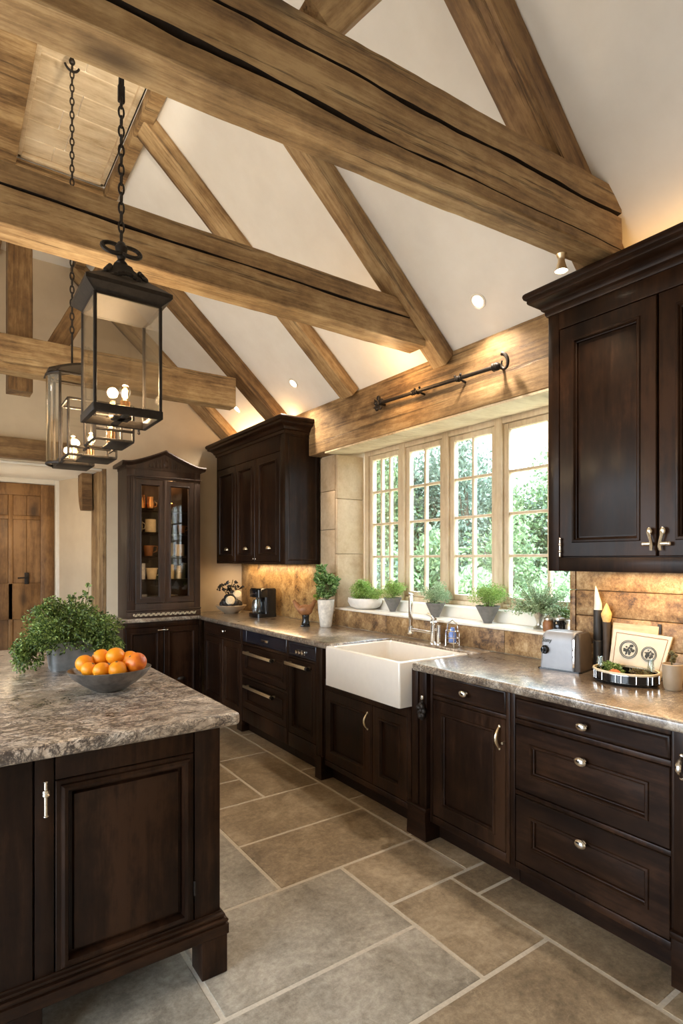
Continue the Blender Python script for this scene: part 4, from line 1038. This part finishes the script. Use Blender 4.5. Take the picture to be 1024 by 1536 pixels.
# feathery fern in a curved dark vase
t = thing('potted_fern', 'wispy feathery fern in a curved dark vase at the right of the sill', 'potted plant', (2.72, 1.955, SZ))
b = B().lathe([(.001, 0), (.028, 0), (.030, .006), (.014, .02), (.012, .035), (.022, .06), (.034, .085), (.036, .10), (.031, .10), (.02, .07), (.001, .05)], 24)
b.out('vase', 'pewter', t)
q = random.Random(21); b = B(); st = B()
for k in range(170):
    a = q.uniform(0, 2 * PI); el = q.uniform(.25, 1.25); L1 = q.uniform(.14, .26)
    d_ = Vector((math.cos(a) * math.cos(el) * .8, math.sin(a) * math.cos(el), math.sin(el)))
    pts = [Vector((0, 0, .085)) + d_ * L1 * f - Vector((0, 0, .10)) * f * f * math.cos(el) * .6 for f in (0, .3, .6, 1.)]
    st.tube(pts, [.0014, .0012, .0009, .0006], 4)
    for _ in range(26):
        f = q.uniform(.25, 1.); i = min(2, int(f * 3)); p = pts[i].lerp(pts[i + 1], f * 3 - i) + Vector((q.gauss(0, .007), q.gauss(0, .007), q.gauss(0, .007)))
        leaves(b, [p], .0065, q, 2.6)
b.out('foliage', 'leaf_pale', t); st.out('stems', 'stem', t)

# jars behind the toaster on the sill
for i, (y, r0, h) in enumerate(((1.855, .030, .062), (1.79, .034, .068), (1.72, .030, .060))):
    t = thing('jar', ['dark squat jar on the sill behind the toaster, nearest the fern', 'dark squat jar on the sill behind the toaster, middle of three', 'dark squat jar on the sill behind the toaster, nearest the splashback'][i], 'jar', (2.665, y, SZ), 0, 'jars behind the toaster')
    B().lathe([(.001, 0), (r0 * .9, 0), (r0, .006), (r0, h * .75), (r0 * .8, h * .9), (r0 * .8, h)], 20).out('body', ['rust_brown', 'black_gloss', 'pewter'][i], t)
    B().lathe([(.001, h), (r0 * .88, h), (r0 * .88, h + .010), (.01, h + .014), (.006, h + .024), (.001, h + .026)], 20).out('lid', 'pewter', t)
t = thing('herb_tray', 'small trailing plant in a low wire holder behind the dark jars', 'potted plant', (2.735, 1.80, SZ))
b = B()
for k in range(9): b.tube([(-.02, -.08 + .02 * k, 0), (-.025, -.08 + .02 * k, .07)], .0015, 6); b.tube([(.02, -.08 + .02 * k, 0), (.025, -.08 + .02 * k, .07)], .0015, 6)
for z in (.002, .07): b.tube([(-.024, -.085, z), (.024, -.085, z), (.024, .085, z), (-.024, .085, z)], .0025, 6, True)
b.out('wire_holder', 'pewter', t)
b = B(); crown(b, (0, 0, .09), (.03, .09, .03), 700, .007, random.Random(5), 12, .2, 1.5, 0, .5); b.out('foliage', 'leaf_mid', t)

# ------------------------------------------------------------------ taps
t = thing('kitchen_tap', 'chrome bridge tap with tall square upright behind the sink', 'tap', (2.535, 2.60, .921))
b = B().lathe([(.001, 0), (.028, 0), (.028, .008), (.020, .014), (.020, .12), (.023, .124), (.023, .136), (.016, .142), (.016, .15), (.001, .15)], 20)
b.lathe([(.001, 0), (.022, 0), (.022, .01), (.015, .014), (.015, .12), (.001, .12)], 16, (.0, -.05, 0)); b.cyl((0, -.05, .09), (0, 0, .09), .010, 12); b.out('body', 'chrome', t)
b = B().tube([(0, 0, .066), (-.01, .08, .068), (-.01, .17, .068), (-.01, .20, .07)], .011, 12); b.lathe([(.001, -.03), (.024, -.03), (.026, -.024), (.020, -.018), (.020, .02), (.001, .02)], 18, (-.01, .20, .07)); b.out('arm', 'chrome', t)
b = B().box(-.022, .002, .190, .212, .085, .30, .004); b.prism([(.190, .296), (.212, .296), (.212, .312), (.190, .302)], -.022, .002, 'x'); b.out('spout', 'chrome', t)
b = B().tube([(0, 0, .148), (-.01, -.02, .165), (-.03, -.05, .160)], [.007, .006, .008], 10).tube([(0, 0, .148), (0, .02, .172), (-.01, .045, .185)], [.006, .006, .008], 10); b.out('lever', 'chrome', t)
t = thing('bottle_caddy', 'chrome wire caddy holding a blue bottle beside the tap', 'caddy', (2.52, 2.42, .921))
b = B()
for z in (.03, .06, .10): b.tube([(.034 * math.cos(k * PI / 10), .046 * math.sin(k * PI / 10), z) for k in range(20)], .0028, 6, True)
for k in range(4): a = PI / 4 + k * PI / 2; b.tube([(.034 * math.cos(a), .046 * math.sin(a), .10), (.034 * math.cos(a), .046 * math.sin(a), .012), (.042 * math.cos(a), .055 * math.sin(a), .003)], .003, 6)
b.tube([(0, -.046, .10), (0, -.04, .14), (0, 0, .165), (0, .04, .14), (0, .046, .10)], .003, 6); b.box(-.026, .026, -.036, .036, .026, .031); b.out('rack', 'chrome', t)
B().lathe([(.001, 0), (.022, 0), (.024, .006), (.024, .05), (.014, .066), (.012, .085), (.013, .088), (.001, .09)], 20, (0, 0, .0315)).out('bottle', 'blue_glass', t, label='blue glass bottle')

# ------------------------------------------------------------------ toaster
t = thing('toaster', 'silver toaster with black dial and dark end on the right worktop', 'toaster', (2.386, 1.715, .92), R(-80)); t.scale = (1, 1, 1.12)
b = B(); loops = []
for z, e, r0 in ((.006, .0, .012), (.02, .0, .014), (.12, -.004, .018), (.15, -.008, .022), (.163, -.018, .024), (.166, -.03, .02)):
    loops.append(rr(.004 - e * .9, .172, .0 - e, .142 + e, r0, z))
b.loft(loops); b.out('shell', 'steel', t)
b = B(); loops = []
for z, e, r0 in ((.006, .0, .012), (.12, -.002, .016), (.15, -.006, .02), (.162, -.014, .02), (.164, -.024, .016)): loops.append(rr(.1722, .203 + e * .6, .001 - e, .141 + e, r0 * .6, z))
b.loft(loops); b.out('end_panel', 'dark_side', t)
b = B().box(.166, .176, -.003, .006, .02, .14, .002).box(.168, .174, -.006, 0, .03, .09, .001); b.out('edge_trim', 'chrome', t)
B().loft([rr(-.006, .208, -.008, .146, .014, 0), rr(-.006, .208, -.008, .146, .014, .006)]).out('base', 'black_gloss', t)
b = B().box(.03, .15, .045, .06, .160, .1667, .002).box(.03, .15, .082, .097, .160, .1667, .002); b.out('slot', 'black_matte', t)
b = B(Matrix.Translation((.032, .001, .085)) @ Matrix.Rotation(R(90), 4, 'X')); b.lathe([(.001, 0), (.019, 0), (.019, .006), (.015, .008), (.014, .022), (.001, .023)], 24); b.box(-.004, .004, -.015, .015, .02, .030, .002); b.out('dial', 'black_gloss', t)
tc = D.curves.new('logo', 'FONT'); tc.body = 'Sany'; tc.size = .026; tc.extrude = .0006; tc.align_x = 'CENTER'; tc.shear = .15
to = D.objects.new('logo', tc); dg = bpy.context.evaluated_depsgraph_get()
COL.objects.link(to); dg.update(); me = D.meshes.new_from_object(to.evaluated_get(dg)); D.objects.remove(to)
me.materials.clear(); me.materials.append(MATS['ink']); lo = D.objects.new('logo', me); COL.objects.link(lo); lo.parent = t; lo.location = (.038, .0015, .118); lo.rotation_euler = (R(90), 0, 0)

# pepper mill and brush
t = thing('pepper_mill', 'dark cylindrical mill with a pale curved horn top behind the toaster', 'pepper mill', (2.578, 1.521, .9202))
B().lathe([(.001, 0), (.022, 0), (.022, .14), (.019, .144), (.0215, .15), (.0215, .285), (.020, .29), (.001, .29)], 22).out('body', 'black_matte', t)
b = B().tube([(0, 0, .288), (0, .0, .32), (-.002, .004, .35), (0, .010, .385), (.002, .014, .405)], [.0195, .017, .0125, .007, .0012], 14); b.out('top', 'horn', t, label='pale horn top')
t = thing('pastry_brush', 'brush with amber bristles and dark handle standing behind the toaster', 'brush', (2.578, 1.479, .9202))
B().lathe([(.001, 0), (.018, 0), (.019, .01), (.016, .10), (.017, .20), (.019, .235), (.001, .236)], 20).out('handle', 'dark_side', t)
B().lathe([(.016, .234), (.023, .26), (.024, .275), (.017, .29), (.009, .31), (.001, .325)], 20).out('bristles', 'bristle', t)

# picture board
t = thing('picture_board', 'cream board with two round dark prints leaning on the splashback', 'picture', (2.545, 1.455, .924), -PI / 2); t.rotation_euler = (R(-9), 0, -PI / 2)
b = B().prism([(.0, .0), (.235, 0), (.275, .195), (.012, .205)], 0, .010); b.out('board', 'paper', t)
b = B()
for (xa, za), (xb, zb) in (((.02, .012), (.225, .012)), ((.225, .012), (.258, .18)), ((.258, .18), (.028, .19)), ((.028, .19), (.02, .012))): b.tube([(xa, -.0005, za), (xb, -.0005, zb)], .0013, 6)
b.out('border', 'rust_brown', t)
for cx, cz, rr_ in ((.090, .118, .042), (.182, .108, .034)):
    T = Matrix.Translation((cx, -.0008, cz)) @ Matrix.Rotation(R(90), 4, 'X'); b = B(T)
    for ro, ri in ((1., .93), (.86, .78)): b.lathe([(rr_ * ri, 0), (rr_ * ro, 0), (rr_ * ro, .0016), (rr_ * ri, .0016)], 36, cap=False)
    q = random.Random(int(cx * 1000))
    for k in range(26):
        a = q.uniform(0, 6.28); d_ = q.random() ** .5 * rr_ * .55; b.ball((d_ * math.cos(a), d_ * math.sin(a) * 1.05, 0), q.uniform(.002, .0065), 8, (q.uniform(.7, 1.6), 1, .25))
    b.tube([(-.3 * rr_, -.6 * rr_, 0), (-.1 * rr_, 0, .0005), (.25 * rr_, .45 * rr_, 0)], .003, 6); b.out('print', 'ink', t)
B().prism([(0, 0), (.20, 0), (.21, .235), (.0, .235)], .012, .020).out('backing', 'tray_wood', t)

# gallery tray with its contents
TX, TY = 2.425, 1.305
t = thing('gallery_tray', 'round black tray with chrome gallery rail in front of the picture board', 'tray', (TX, TY, .92))
b = B().lathe([(.001, 0), (.125, 0), (.135, .004), (.138, .012), (.132, .013), (.12, .008), (.001, .008)], 44, sx=.78); b.lathe([(.127, .01), (.130, .01), (.130, .046), (.127, .046)], 44, sx=.78, cap=False); b.out('base', 'black_gloss', t)
b = B(); b.lathe([(.130, .046), (.137, .046), (.139, .050), (.137, .055), (.130, .055)], 44, sx=.78, cap=False); b.out('rim', 'cream', t)
b = B()
for k in range(18): a = 2 * PI * k / 18 + .1 * math.sin(k * 2.3); b.cyl((.134 * .78 * math.cos(a), .134 * math.sin(a), .011), (.134 * .78 * math.cos(a), .134 * math.sin(a), .047), .0021, 6); 
b.lathe([(.131, .010), (.136, .010), (.136, .0125), (.131, .0125)], 44, sx=.78, cap=False); b.lathe([(.131, .044), (.136, .044), (.136, .047), (.131, .047)], 44, sx=.78, cap=False); b.out('gallery', 'chrome', t)
def glass_stack(label, x, y, n_):
    g = thing('glass_stack', label, 'glasses', (x, y, .9285))
    for k in range(n_): B().lathe([(.001, 0), (.016, 0), (.02, .03), (.0185, .03), (.015, .004), (.001, .004)], 14, (0, 0, k * .022)).out('glass', 'clear_glass', g)
    return g
for i, (x, y, h) in enumerate(((TX - .02, TY + .105, .09), (TX + .02, TY - .098, .10))):
    b = B().lathe([(.001, 0), (.013, 0), (.016, .02), (.009, .04), (.015, .06), (.011, h - .01), (.013, h), (.011, h), (.008, .05), (.001, .01)], 16)
    b.out('glass_bottle', 'clear_glass', label=['cut glass bottle at the left of the round tray, next to the toaster', 'cut glass bottle at the right of the round tray, next to the beige beaker'][i], cat='bottle', loc=(x, y, .9285))
b = B().ball((0, 0, .024), .024, 20, (1, 1.15, .95)); o = b.out('tomato', 'tomato', label='red tomato among the herbs on the round tray', cat='tomato', loc=(TX - .035, TY + .03, .928))
B().ball((0, 0, .046), .006, 8, (1, 1, .4)).out('stalk', 'stem', o)
b = B().ball((0, 0, .018), .018, 18, (1, 1.1, .95)); o = b.out('tomato', 'rust_brown', label='small brown tomato right of the red one on the round tray', cat='tomato', loc=(TX - .04, TY - .018, .928))
B().ball((0, 0, .035), .005, 8, (1, 1, .4)).out('stalk', 'stem', o)
for i, (dx, dy) in enumerate(((.03, .07), (-.01, -.065))):
    b = B(); q = random.Random(40 + i); crown(b, (0, 0, .032), (.045, .05, .03), 800, .008, q, 12, .2, 1.8, 0, .5, 0)
    b.out('herb_bunch', ['leaf_mid', 'leaf_brown'][i], label=['green herb bunch on the left of the round tray', 'dry brown herb bunch on the right of the round tray'][i], cat='herbs', loc=(TX + dx, TY + dy, .929))
# beaker with a dark sprig
t = thing('beaker', 'beige ceramic beaker holding a dark sprig at the right edge', 'beaker', (2.435, 1.115, .92))
B().lathe([(.001, 0), (.028, 0), (.032, .006), (.037, .05), (.039, .104), (.0365, .106), (.035, .10), (.030, .01), (.001, .008)], 28).out('cup', 'beige_glaze', t)
b = B().tube([(0, 0, .02), (0, .004, .12), (-.004, 0, .150)], .003, 6)
for k in range(9): b.ball((random.Random(k).uniform(-.012, .012), random.Random(k + 9).uniform(-.015, .015), .115 + .005 * k), .007, 8)
b.out('sprig', 'stem', t)
b = B().box(2.5935, 2.6025, 1.236, 1.252, 1.12, 1.165, .002); b.out('wall_switch', 'black_matte', label='small dark switch on the stone splashback above the beaker', cat='switch')

# ------------------------------------------------------------------ left worktop objects
t = thing('pitcher', 'white crackled pitcher with leafy stems on the left worktop', 'pitcher', (2.475, 3.745, .92))
b = B().lathe([(.001, 0), (.042, 0), (.047, .006), (.052, .06), (.060, .12), (.066, .19), (.068, .215), (.064, .216), (.058, .15), (.045, .02), (.001, .015)], 30); b.out('body', 'cracked_glaze', t)
b = B(); q = random.Random(51); crown(b, (.0, .0, .34), (.10, .115, .10), 1100, .020, q, 16, .35, 1.9, 0, .42, .2); crown(b, (.02, .0, .28), (.07, .07, .07), 500, .016, q, 8, .3, 1.9, 0, .5, .2); crown(b, (-.02, .02, .44), (.04, .05, .05), 130, .02, q, 5, .2, 1.9, 0, .5); b.out('foliage', 'leaf_mid', t)
b = B(); leaves(b, [Vector((-.065 + q.uniform(-.015, .015), .03 + q.uniform(-.02, .02), .235 + q.uniform(-.02, .02))) for _ in range(7)], .034, q, 1.2); b.out('hanging_leaf', 'leaf_bright', t)
b = B()
for k in range(9): a = q.uniform(0, 6.28); b.tube([(0, 0, .05), (.02 * math.cos(a), .02 * math.sin(a), .22), (.06 * math.cos(a), .06 * math.sin(a), .34)], .0025, 5)
b.out('stems', 'stem', t)
t = thing('bird_figurine', 'brown ceramic bird on a dark pedestal left of the white pitcher', 'figurine', (2.365, 3.87, .92), R(-35))
b = B().box(-.040, .035, -.03, .03, 0, .012, .003).lathe([(.030, .012), (.034, .02), (.026, .05), (.030, .09), (.001, .095)], 18); b.out('pedestal', 'black_gloss', t)
b = B().ball((-.005, 0, .130), .05, 20, (1.25, .75, .9)); b.tube([(.03, 0, .145), (.055, 0, .17), (.066, 0, .195)], [.03, .02, .012], 12); b.ball((.070, 0, .20), .016, 12); b.tube([(.08, 0, .20), (.10, 0, .194)], [.007, .001], 8)
b.tube([(-.045, 0, .14), (-.078, 0, .175), (-.095, 0, .205), (-.085, 0, .215)], [.03, .022, .014, .004], 12, flat=.6); b.out('bird', 'rust_brown', t)
t = thing('coffee_machine', 'black coffee machine on the left worktop against the golden splashback', 'coffee machine', (2.44, 4.765, .92), -PI / 2)
b = B().loft([rr(-.105, .105, -.10, .10, .03, 0), rr(-.105, .105, -.10, .10, .03, .035)]); b.loft([rr(-.10, .10, -.02, .10, .03, .03), rr(-.10, .10, -.02, .10, .03, .26)]); b.loft([rr(-.10, .10, -.095, .10, .03, .185), rr(-.098, .098, -.095, .10, .03, .255), rr(-.09, .09, -.085, .092, .03, .268)]); b.out('housing', 'black_gloss', t)
b = B().lathe([(.001, 0), (.045, 0), (.055, .05), (.05, .10), (.04, .125), (.037, .125), (.047, .05), (.001, .006)], 22, (-.01, -.05, .037)); b.out('jug', 'clear_glass', t)
B().tube([(-.062, -.05, .14), (-.10, -.05, .135), (-.10, -.05, .075), (-.064, -.05, .07)], .006, 8).out('handle', 'black_gloss', t)
B().box(-.07, .07, -.098, -.094, .20, .235, .002).out('display', 'dark_gloss_panel', t); B().tube([(-.02, -.10, .218), (.05, -.10, .218)], .004, 8).out('trim', 'chrome', t)
b = B().tube([(-.118, .0, .0), (-.118, 0, .19)], .012, 10); b.out('side_tube', 'black_matte', t)
t = thing('dish', 'pale wide dish with dark fruit and leaves in the far worktop corner', 'dish', (2.36, 5.30, .92))
B().lathe([(.001, 0), (.07, 0), (.08, .01), (.13, .04), (.155, .075), (.15, .078), (.12, .05), (.07, .022), (.001, .018)], 32).out('bowl', 'beige_glaze', t)
b = B(); q = random.Random(61)
for k in range(9): a = k * .7; b.ball((.075 * math.cos(a), .075 * math.sin(a), .085 + .02 * (k % 2)), .042, 12)
for k in range(4): a = k * 1.57; b.ball((.035 * math.cos(a), .035 * math.sin(a), .15), .04, 12)
b.out('dark_fruit', 'black_matte', t)
b = B()
for x, y, z, r0 in ((-.045, -.085, .13, .046), (.04, -.06, .185, .044)): b.lathe([(.001, -.018), (r0 * .7, -.018), (r0, 0), (r0 * .7, .014), (.001, .016)], 22, T=Matrix.Translation((x, y, z)) @ Matrix.Rotation(R(-20), 4, 'Z') @ Matrix.Rotation(R(75), 4, 'X'))
b.out('cut_fruit', 'cream', t)
b = B(); leaves(b, [Vector((q.gauss(0, .05), q.gauss(0, .04), .22 + q.uniform(-.03, .09))) for _ in range(46)], .038, q, 1.3); leaves(b, [Vector((-.09 + q.gauss(0, .02), q.gauss(0, .04), .24 + q.uniform(-.02, .05))) for _ in range(12)], .03, q, 1.5)
b.out('leaves', 'black_matte', t)
b = B(); b.tube([(0, 0, .1), (.0, 0, .25), (.02, 0, .33)], .004, 6); b.tube([(0, 0, .1), (-.07, 0, .22), (-.10, 0, .28)], .004, 6); b.out('stems', 'stem', t)
b = B().lathe([(.001, 0), (.022, 0), (.022, .09), (.008, .11), (.008, .14), (.001, .14)], 16); b.out('oil_bottle', 'black_gloss', label='small dark bottle between the dish and the coffee machine', cat='bottle', loc=(2.50, 5.06, .92))

# ------------------------------------------------------------------ crockery in the hutch
hx0, hy0, hz0 = 1.335, 5.272, .921
def crock(kind, x, shelf, label, m, s=1.):
    z = hz0 + (.02 if shelf == 0 else [.33, .55, .77, .99][shelf - 1] + .018) + .0005
    prof = {'bowl': [(.001, 0), (.03, 0), (.035, .006), (.065, .06), (.062, .062), (.03, .012), (.001, .01)], 'jug': [(.001, 0), (.035, 0), (.045, .05), (.035, .11), (.038, .13), (.034, .13), (.001, .02)],
            'cup': [(.001, 0), (.028, 0), (.038, .075), (.035, .075), (.026, .006), (.001, .006)], 'tin': [(.001, 0), (.05, 0), (.05, .12), (.048, .125), (.001, .125)], 'glass': [(.001, 0), (.025, 0), (.006, .008), (.006, .05), (.03, .08), (.028, .12), (.026, .12), (.001, .06)]}[kind]
    o = B().lathe([(r0 * s, zz_ * s) for r0, zz_ in prof], 20).out({'bowl': 'bowl', 'jug': 'jug', 'cup': 'cup', 'tin': 'tin', 'glass': 'wine_glass'}[kind], m, label=label, cat=kind, group='crockery in the hutch', loc=(hx0 + x, hy0 + .15, z))
    if kind in ('jug', 'cup'): B().tube([(.036 * s, 0, .09 * s * (.8 if kind == 'cup' else 1)), (.066 * s, 0, .07 * s), (.060 * s, 0, .035 * s), (.036 * s, 0, .025 * s)], .005, 8).out('handle', m, o)
crock('tin', .16, 4, 'amber lit tin on the top shelf of the hutch, left door', 'copper', 1.); crock('jug', .26, 4, 'jug on the top shelf of the hutch beside the amber tin', 'copper', .9); crock('bowl', .45, 4, 'copper bowl on the top shelf of the hutch, right door', 'copper', 1.)
crock('jug', .14, 3, 'pewter jug on the second shelf down in the hutch, left door', 'pewter', 1.1); crock('tin', .26, 3, 'pale tin on the second shelf down in the hutch, left door', 'cream', 1.); crock('glass', .45, 3, 'wine glass on the second shelf down in the hutch, right door', 'clear_glass', 1.1); crock('cup', .56, 3, 'dark cup on the second shelf down in the hutch, right door', 'rust_brown')
crock('glass', .14, 2, 'wine glass on the middle shelf of the hutch, left door', 'clear_glass', 1.1); crock('cup', .24, 2, 'brown cup on the middle shelf of the hutch, left door', 'rust_brown', 1.3); crock('tin', .43, 2, 'pewter tin on the middle shelf of the hutch, right door', 'pewter', 1.); crock('tin', .54, 2, 'cream tin on the middle shelf of the hutch, right door', 'cream', .9)
crock('tin', .15, 1, 'pale blue tin on the lowest shelf but one of the hutch, left door', 'pale_blue_china', 1.2); crock('cup', .27, 1, 'cream cup beside the pale blue tin in the hutch', 'cream', 1.4); crock('tin', .43, 1, 'cream tin on the lowest shelf but one of the hutch, right door', 'cream', 1.1); crock('tin', .545, 1, 'pewter tin on the lowest shelf but one of the hutch, right door', 'pewter', 1.)
crock('tin', .15, 0, 'pale blue tin on the hutch floor, left door', 'pale_blue_china', 1.5); crock('bowl', .27, 0, 'cream bowl on the hutch floor, left door', 'cream', 1.1); crock('tin', .45, 0, 'pewter tin on the hutch floor, right door', 'pewter', 1.4)
# carved granite-like edging strip in front of the hutch
# ------------------------------------------------------------------ garden
struct(B().box(7.0, 40, -20, 45, -.25, -.2), 'lawn', 'lawn_green')
struct(B().box(2.96, 6.999, -20, 45, -.25, -.2), 'bounce_paving', 'quoin_stone')  # unseen paving, added so light bounced indoors is less green
def at(u, t): r0 = (u - 512) / 848; return (.5743 + .8186 * r0) * t, (.8186 - .5743 * r0) * t
def tree(label, u, t_, h, rx, m, seed, n_=7500, size=.06, base=.25, name='garden_tree', cl=26):
    q = random.Random(seed); x, y = at(u, t_)
    t = thing(name, label, 'tree' if name == 'garden_tree' else 'shrub', (x, y, -.2))
    b = B(); cz = (h + base) / 2 + .1; b.tube([(0, 0, 0), (.05, .02, h * .35), (.0, .05, h * .7)], [.10, .08, .03], 8)
    for k in range(7):
        a = q.uniform(0, 6.28); z0 = h * q.uniform(.2, .55); b.tube([(.03, .02, z0), (rx * .3 * math.cos(a), rx * .3 * math.sin(a), z0 + h * .1), (rx * .65 * math.cos(a), rx * .65 * math.sin(a), z0 + h * .22)], [.05, .03, .012], 6)
    b.out('trunk', 'bark', t)
    b = B(); crown(b, (0, 0, cz), (rx, rx, (h - base) / 2), n_, size, q, cl, .35, 1.5, .1, .36, .05); b.out('foliage', m, t)
tree('leafy tree beyond the leftmost casement', 560, 11.5, 4.3, 1.0, 'leaf_tree', 71)
tree('tall leafy tree beyond the second casement from the left', 628, 12.5, 5.0, 1.1, 'leaf_tree_blue', 72)
tree('dense tree beyond the third casement from the left', 700, 11.5, 4.9, 1.05, 'leaf_tree_blue', 73)
tree('lower tree beyond the rightmost casement, its crown below bright sky', 800, 11.0, 3.7, 1.25, 'leaf_tree', 74)
tree('dense tree showing under the right wall cabinet', 880, 10.5, 3.6, 1.1, 'leaf_tree_blue', 75)
tree('young bright tree in front of the third and fourth casement trees', 770, 9.0, 2.5, .75, 'leaf_tree', 76, 3600, .055)
tree('bright shrub low beyond the second casement', 640, 8.6, 2.0, .75, 'leaf_tree', 77, 3600, .065, .05, 'garden_shrub')
tree('bluish shrub low beyond the leftmost casement', 572, 9.0, 1.8, .7, 'leaf_tree_blue', 78, 3000, .065, .05, 'garden_shrub')
tree('pale shrub low beyond the third casement', 715, 8.2, 1.7, .7, 'leaf_pale', 79, 3000, .06, .05, 'garden_shrub')
tree('pale flowering shrub low outside behind the toaster', 850, 7.2, 1.6, .8, 'leaf_pale', 80, 3600, .055, .05, 'garden_shrub')
for i, (u, t_) in enumerate(((540, 17), (610, 18), (675, 17), (745, 18), (830, 17), (905, 16))):
    tree(['far tree at the left end of the garden backdrop', 'far tree behind the two leftmost trees', 'far tree between the second and third casements', 'far tree behind the young bright tree', 'far tree low behind the rightmost casement tree', 'far tree at the right end of the garden backdrop'][i], u, t_, [5.0, 4.7, 5.2, 4.3, 3.3, 3.9][i], 1.8, 'leaf_tree' if i % 2 else 'leaf_tree_blue', 90 + i, 8000, .10, .1)

# ------------------------------------------------------------------ world, camera, view
w = D.worlds.new('sky'); SC.world = w; w.use_nodes = True; nt = w.node_tree; nt.nodes.clear()
tc = nt.nodes.new('ShaderNodeTexCoord'); sx = nt.nodes.new('ShaderNodeSeparateXYZ'); rp = nt.nodes.new('ShaderNodeValToRGB'); bg = nt.nodes.new('ShaderNodeBackground'); wo = nt.nodes.new('ShaderNodeOutputWorld')
mp = nt.nodes.new('ShaderNodeMapRange'); mp.inputs[1].default_value = -1; mp.inputs[2].default_value = 1
nt.links.new(tc.outputs['Generated'], sx.inputs[0]); nt.links.new(sx.outputs[2], mp.inputs[0]); nt.links.new(mp.outputs[0], rp.inputs[0]); nt.links.new(rp.outputs[0], bg.inputs[0]); nt.links.new(bg.outputs[0], wo.inputs[0])
e = rp.color_ramp.elements
for _ in range(2): e.new(.5)
for el, (p, c) in zip(e, ((.0, (.22, .19, .15)), (.48, (.29, .30, .31)), (.52, (.80, .90, 1.)), (1., (.56, .76, 1.)))): el.position = p; el.color = c + (1,)
bg.inputs[1].default_value = 7.0
light('recess_fill', 'SPOT', (.65, 2.25, 3.35), 26, (1., .86, .66), .05, Vector((0, 1.0, .80)).to_track_quat('-Z', 'Y').to_euler(), spot_size=R(62), spot_blend=.8)  # added uplight without a fitting, brightens the plank ceiling panel
light('sun', 'SUN', (0, 0, 20), 5, (1., .95, .86), .05, Vector((.48, .20, -.85)).to_track_quat('-Z', 'Y').to_euler(), angle=.03)
cam = D.cameras.new('camera'); co = D.objects.new('camera', cam); COL.objects.link(co); SC.camera = co
co.location = (0, 0, 1.45); co.rotation_euler = (R(90), 0, R(-35.05)); cam.lens = 848 / 1536 * 36; cam.sensor_width = 36; cam.shift_y = 72 / 1536; cam.clip_start = .05
SC.view_settings.view_transform = 'Standard'; SC.view_settings.look = 'None'; SC.view_settings.gamma = 1; SC.view_settings.exposure = .95; SC.view_settings.use_curve_mapping = False
SC.cycles.max_bounces = 10; SC.cycles.transparent_max_bounces = 24; SC.cycles.sample_clamp_indirect = 6; SC.cycles.use_denoising = True; SC.cycles.denoising_input_passes = 'RGB_ALBEDO_NORMAL'; SC.cycles.denoising_prefilter = 'ACCURATE'
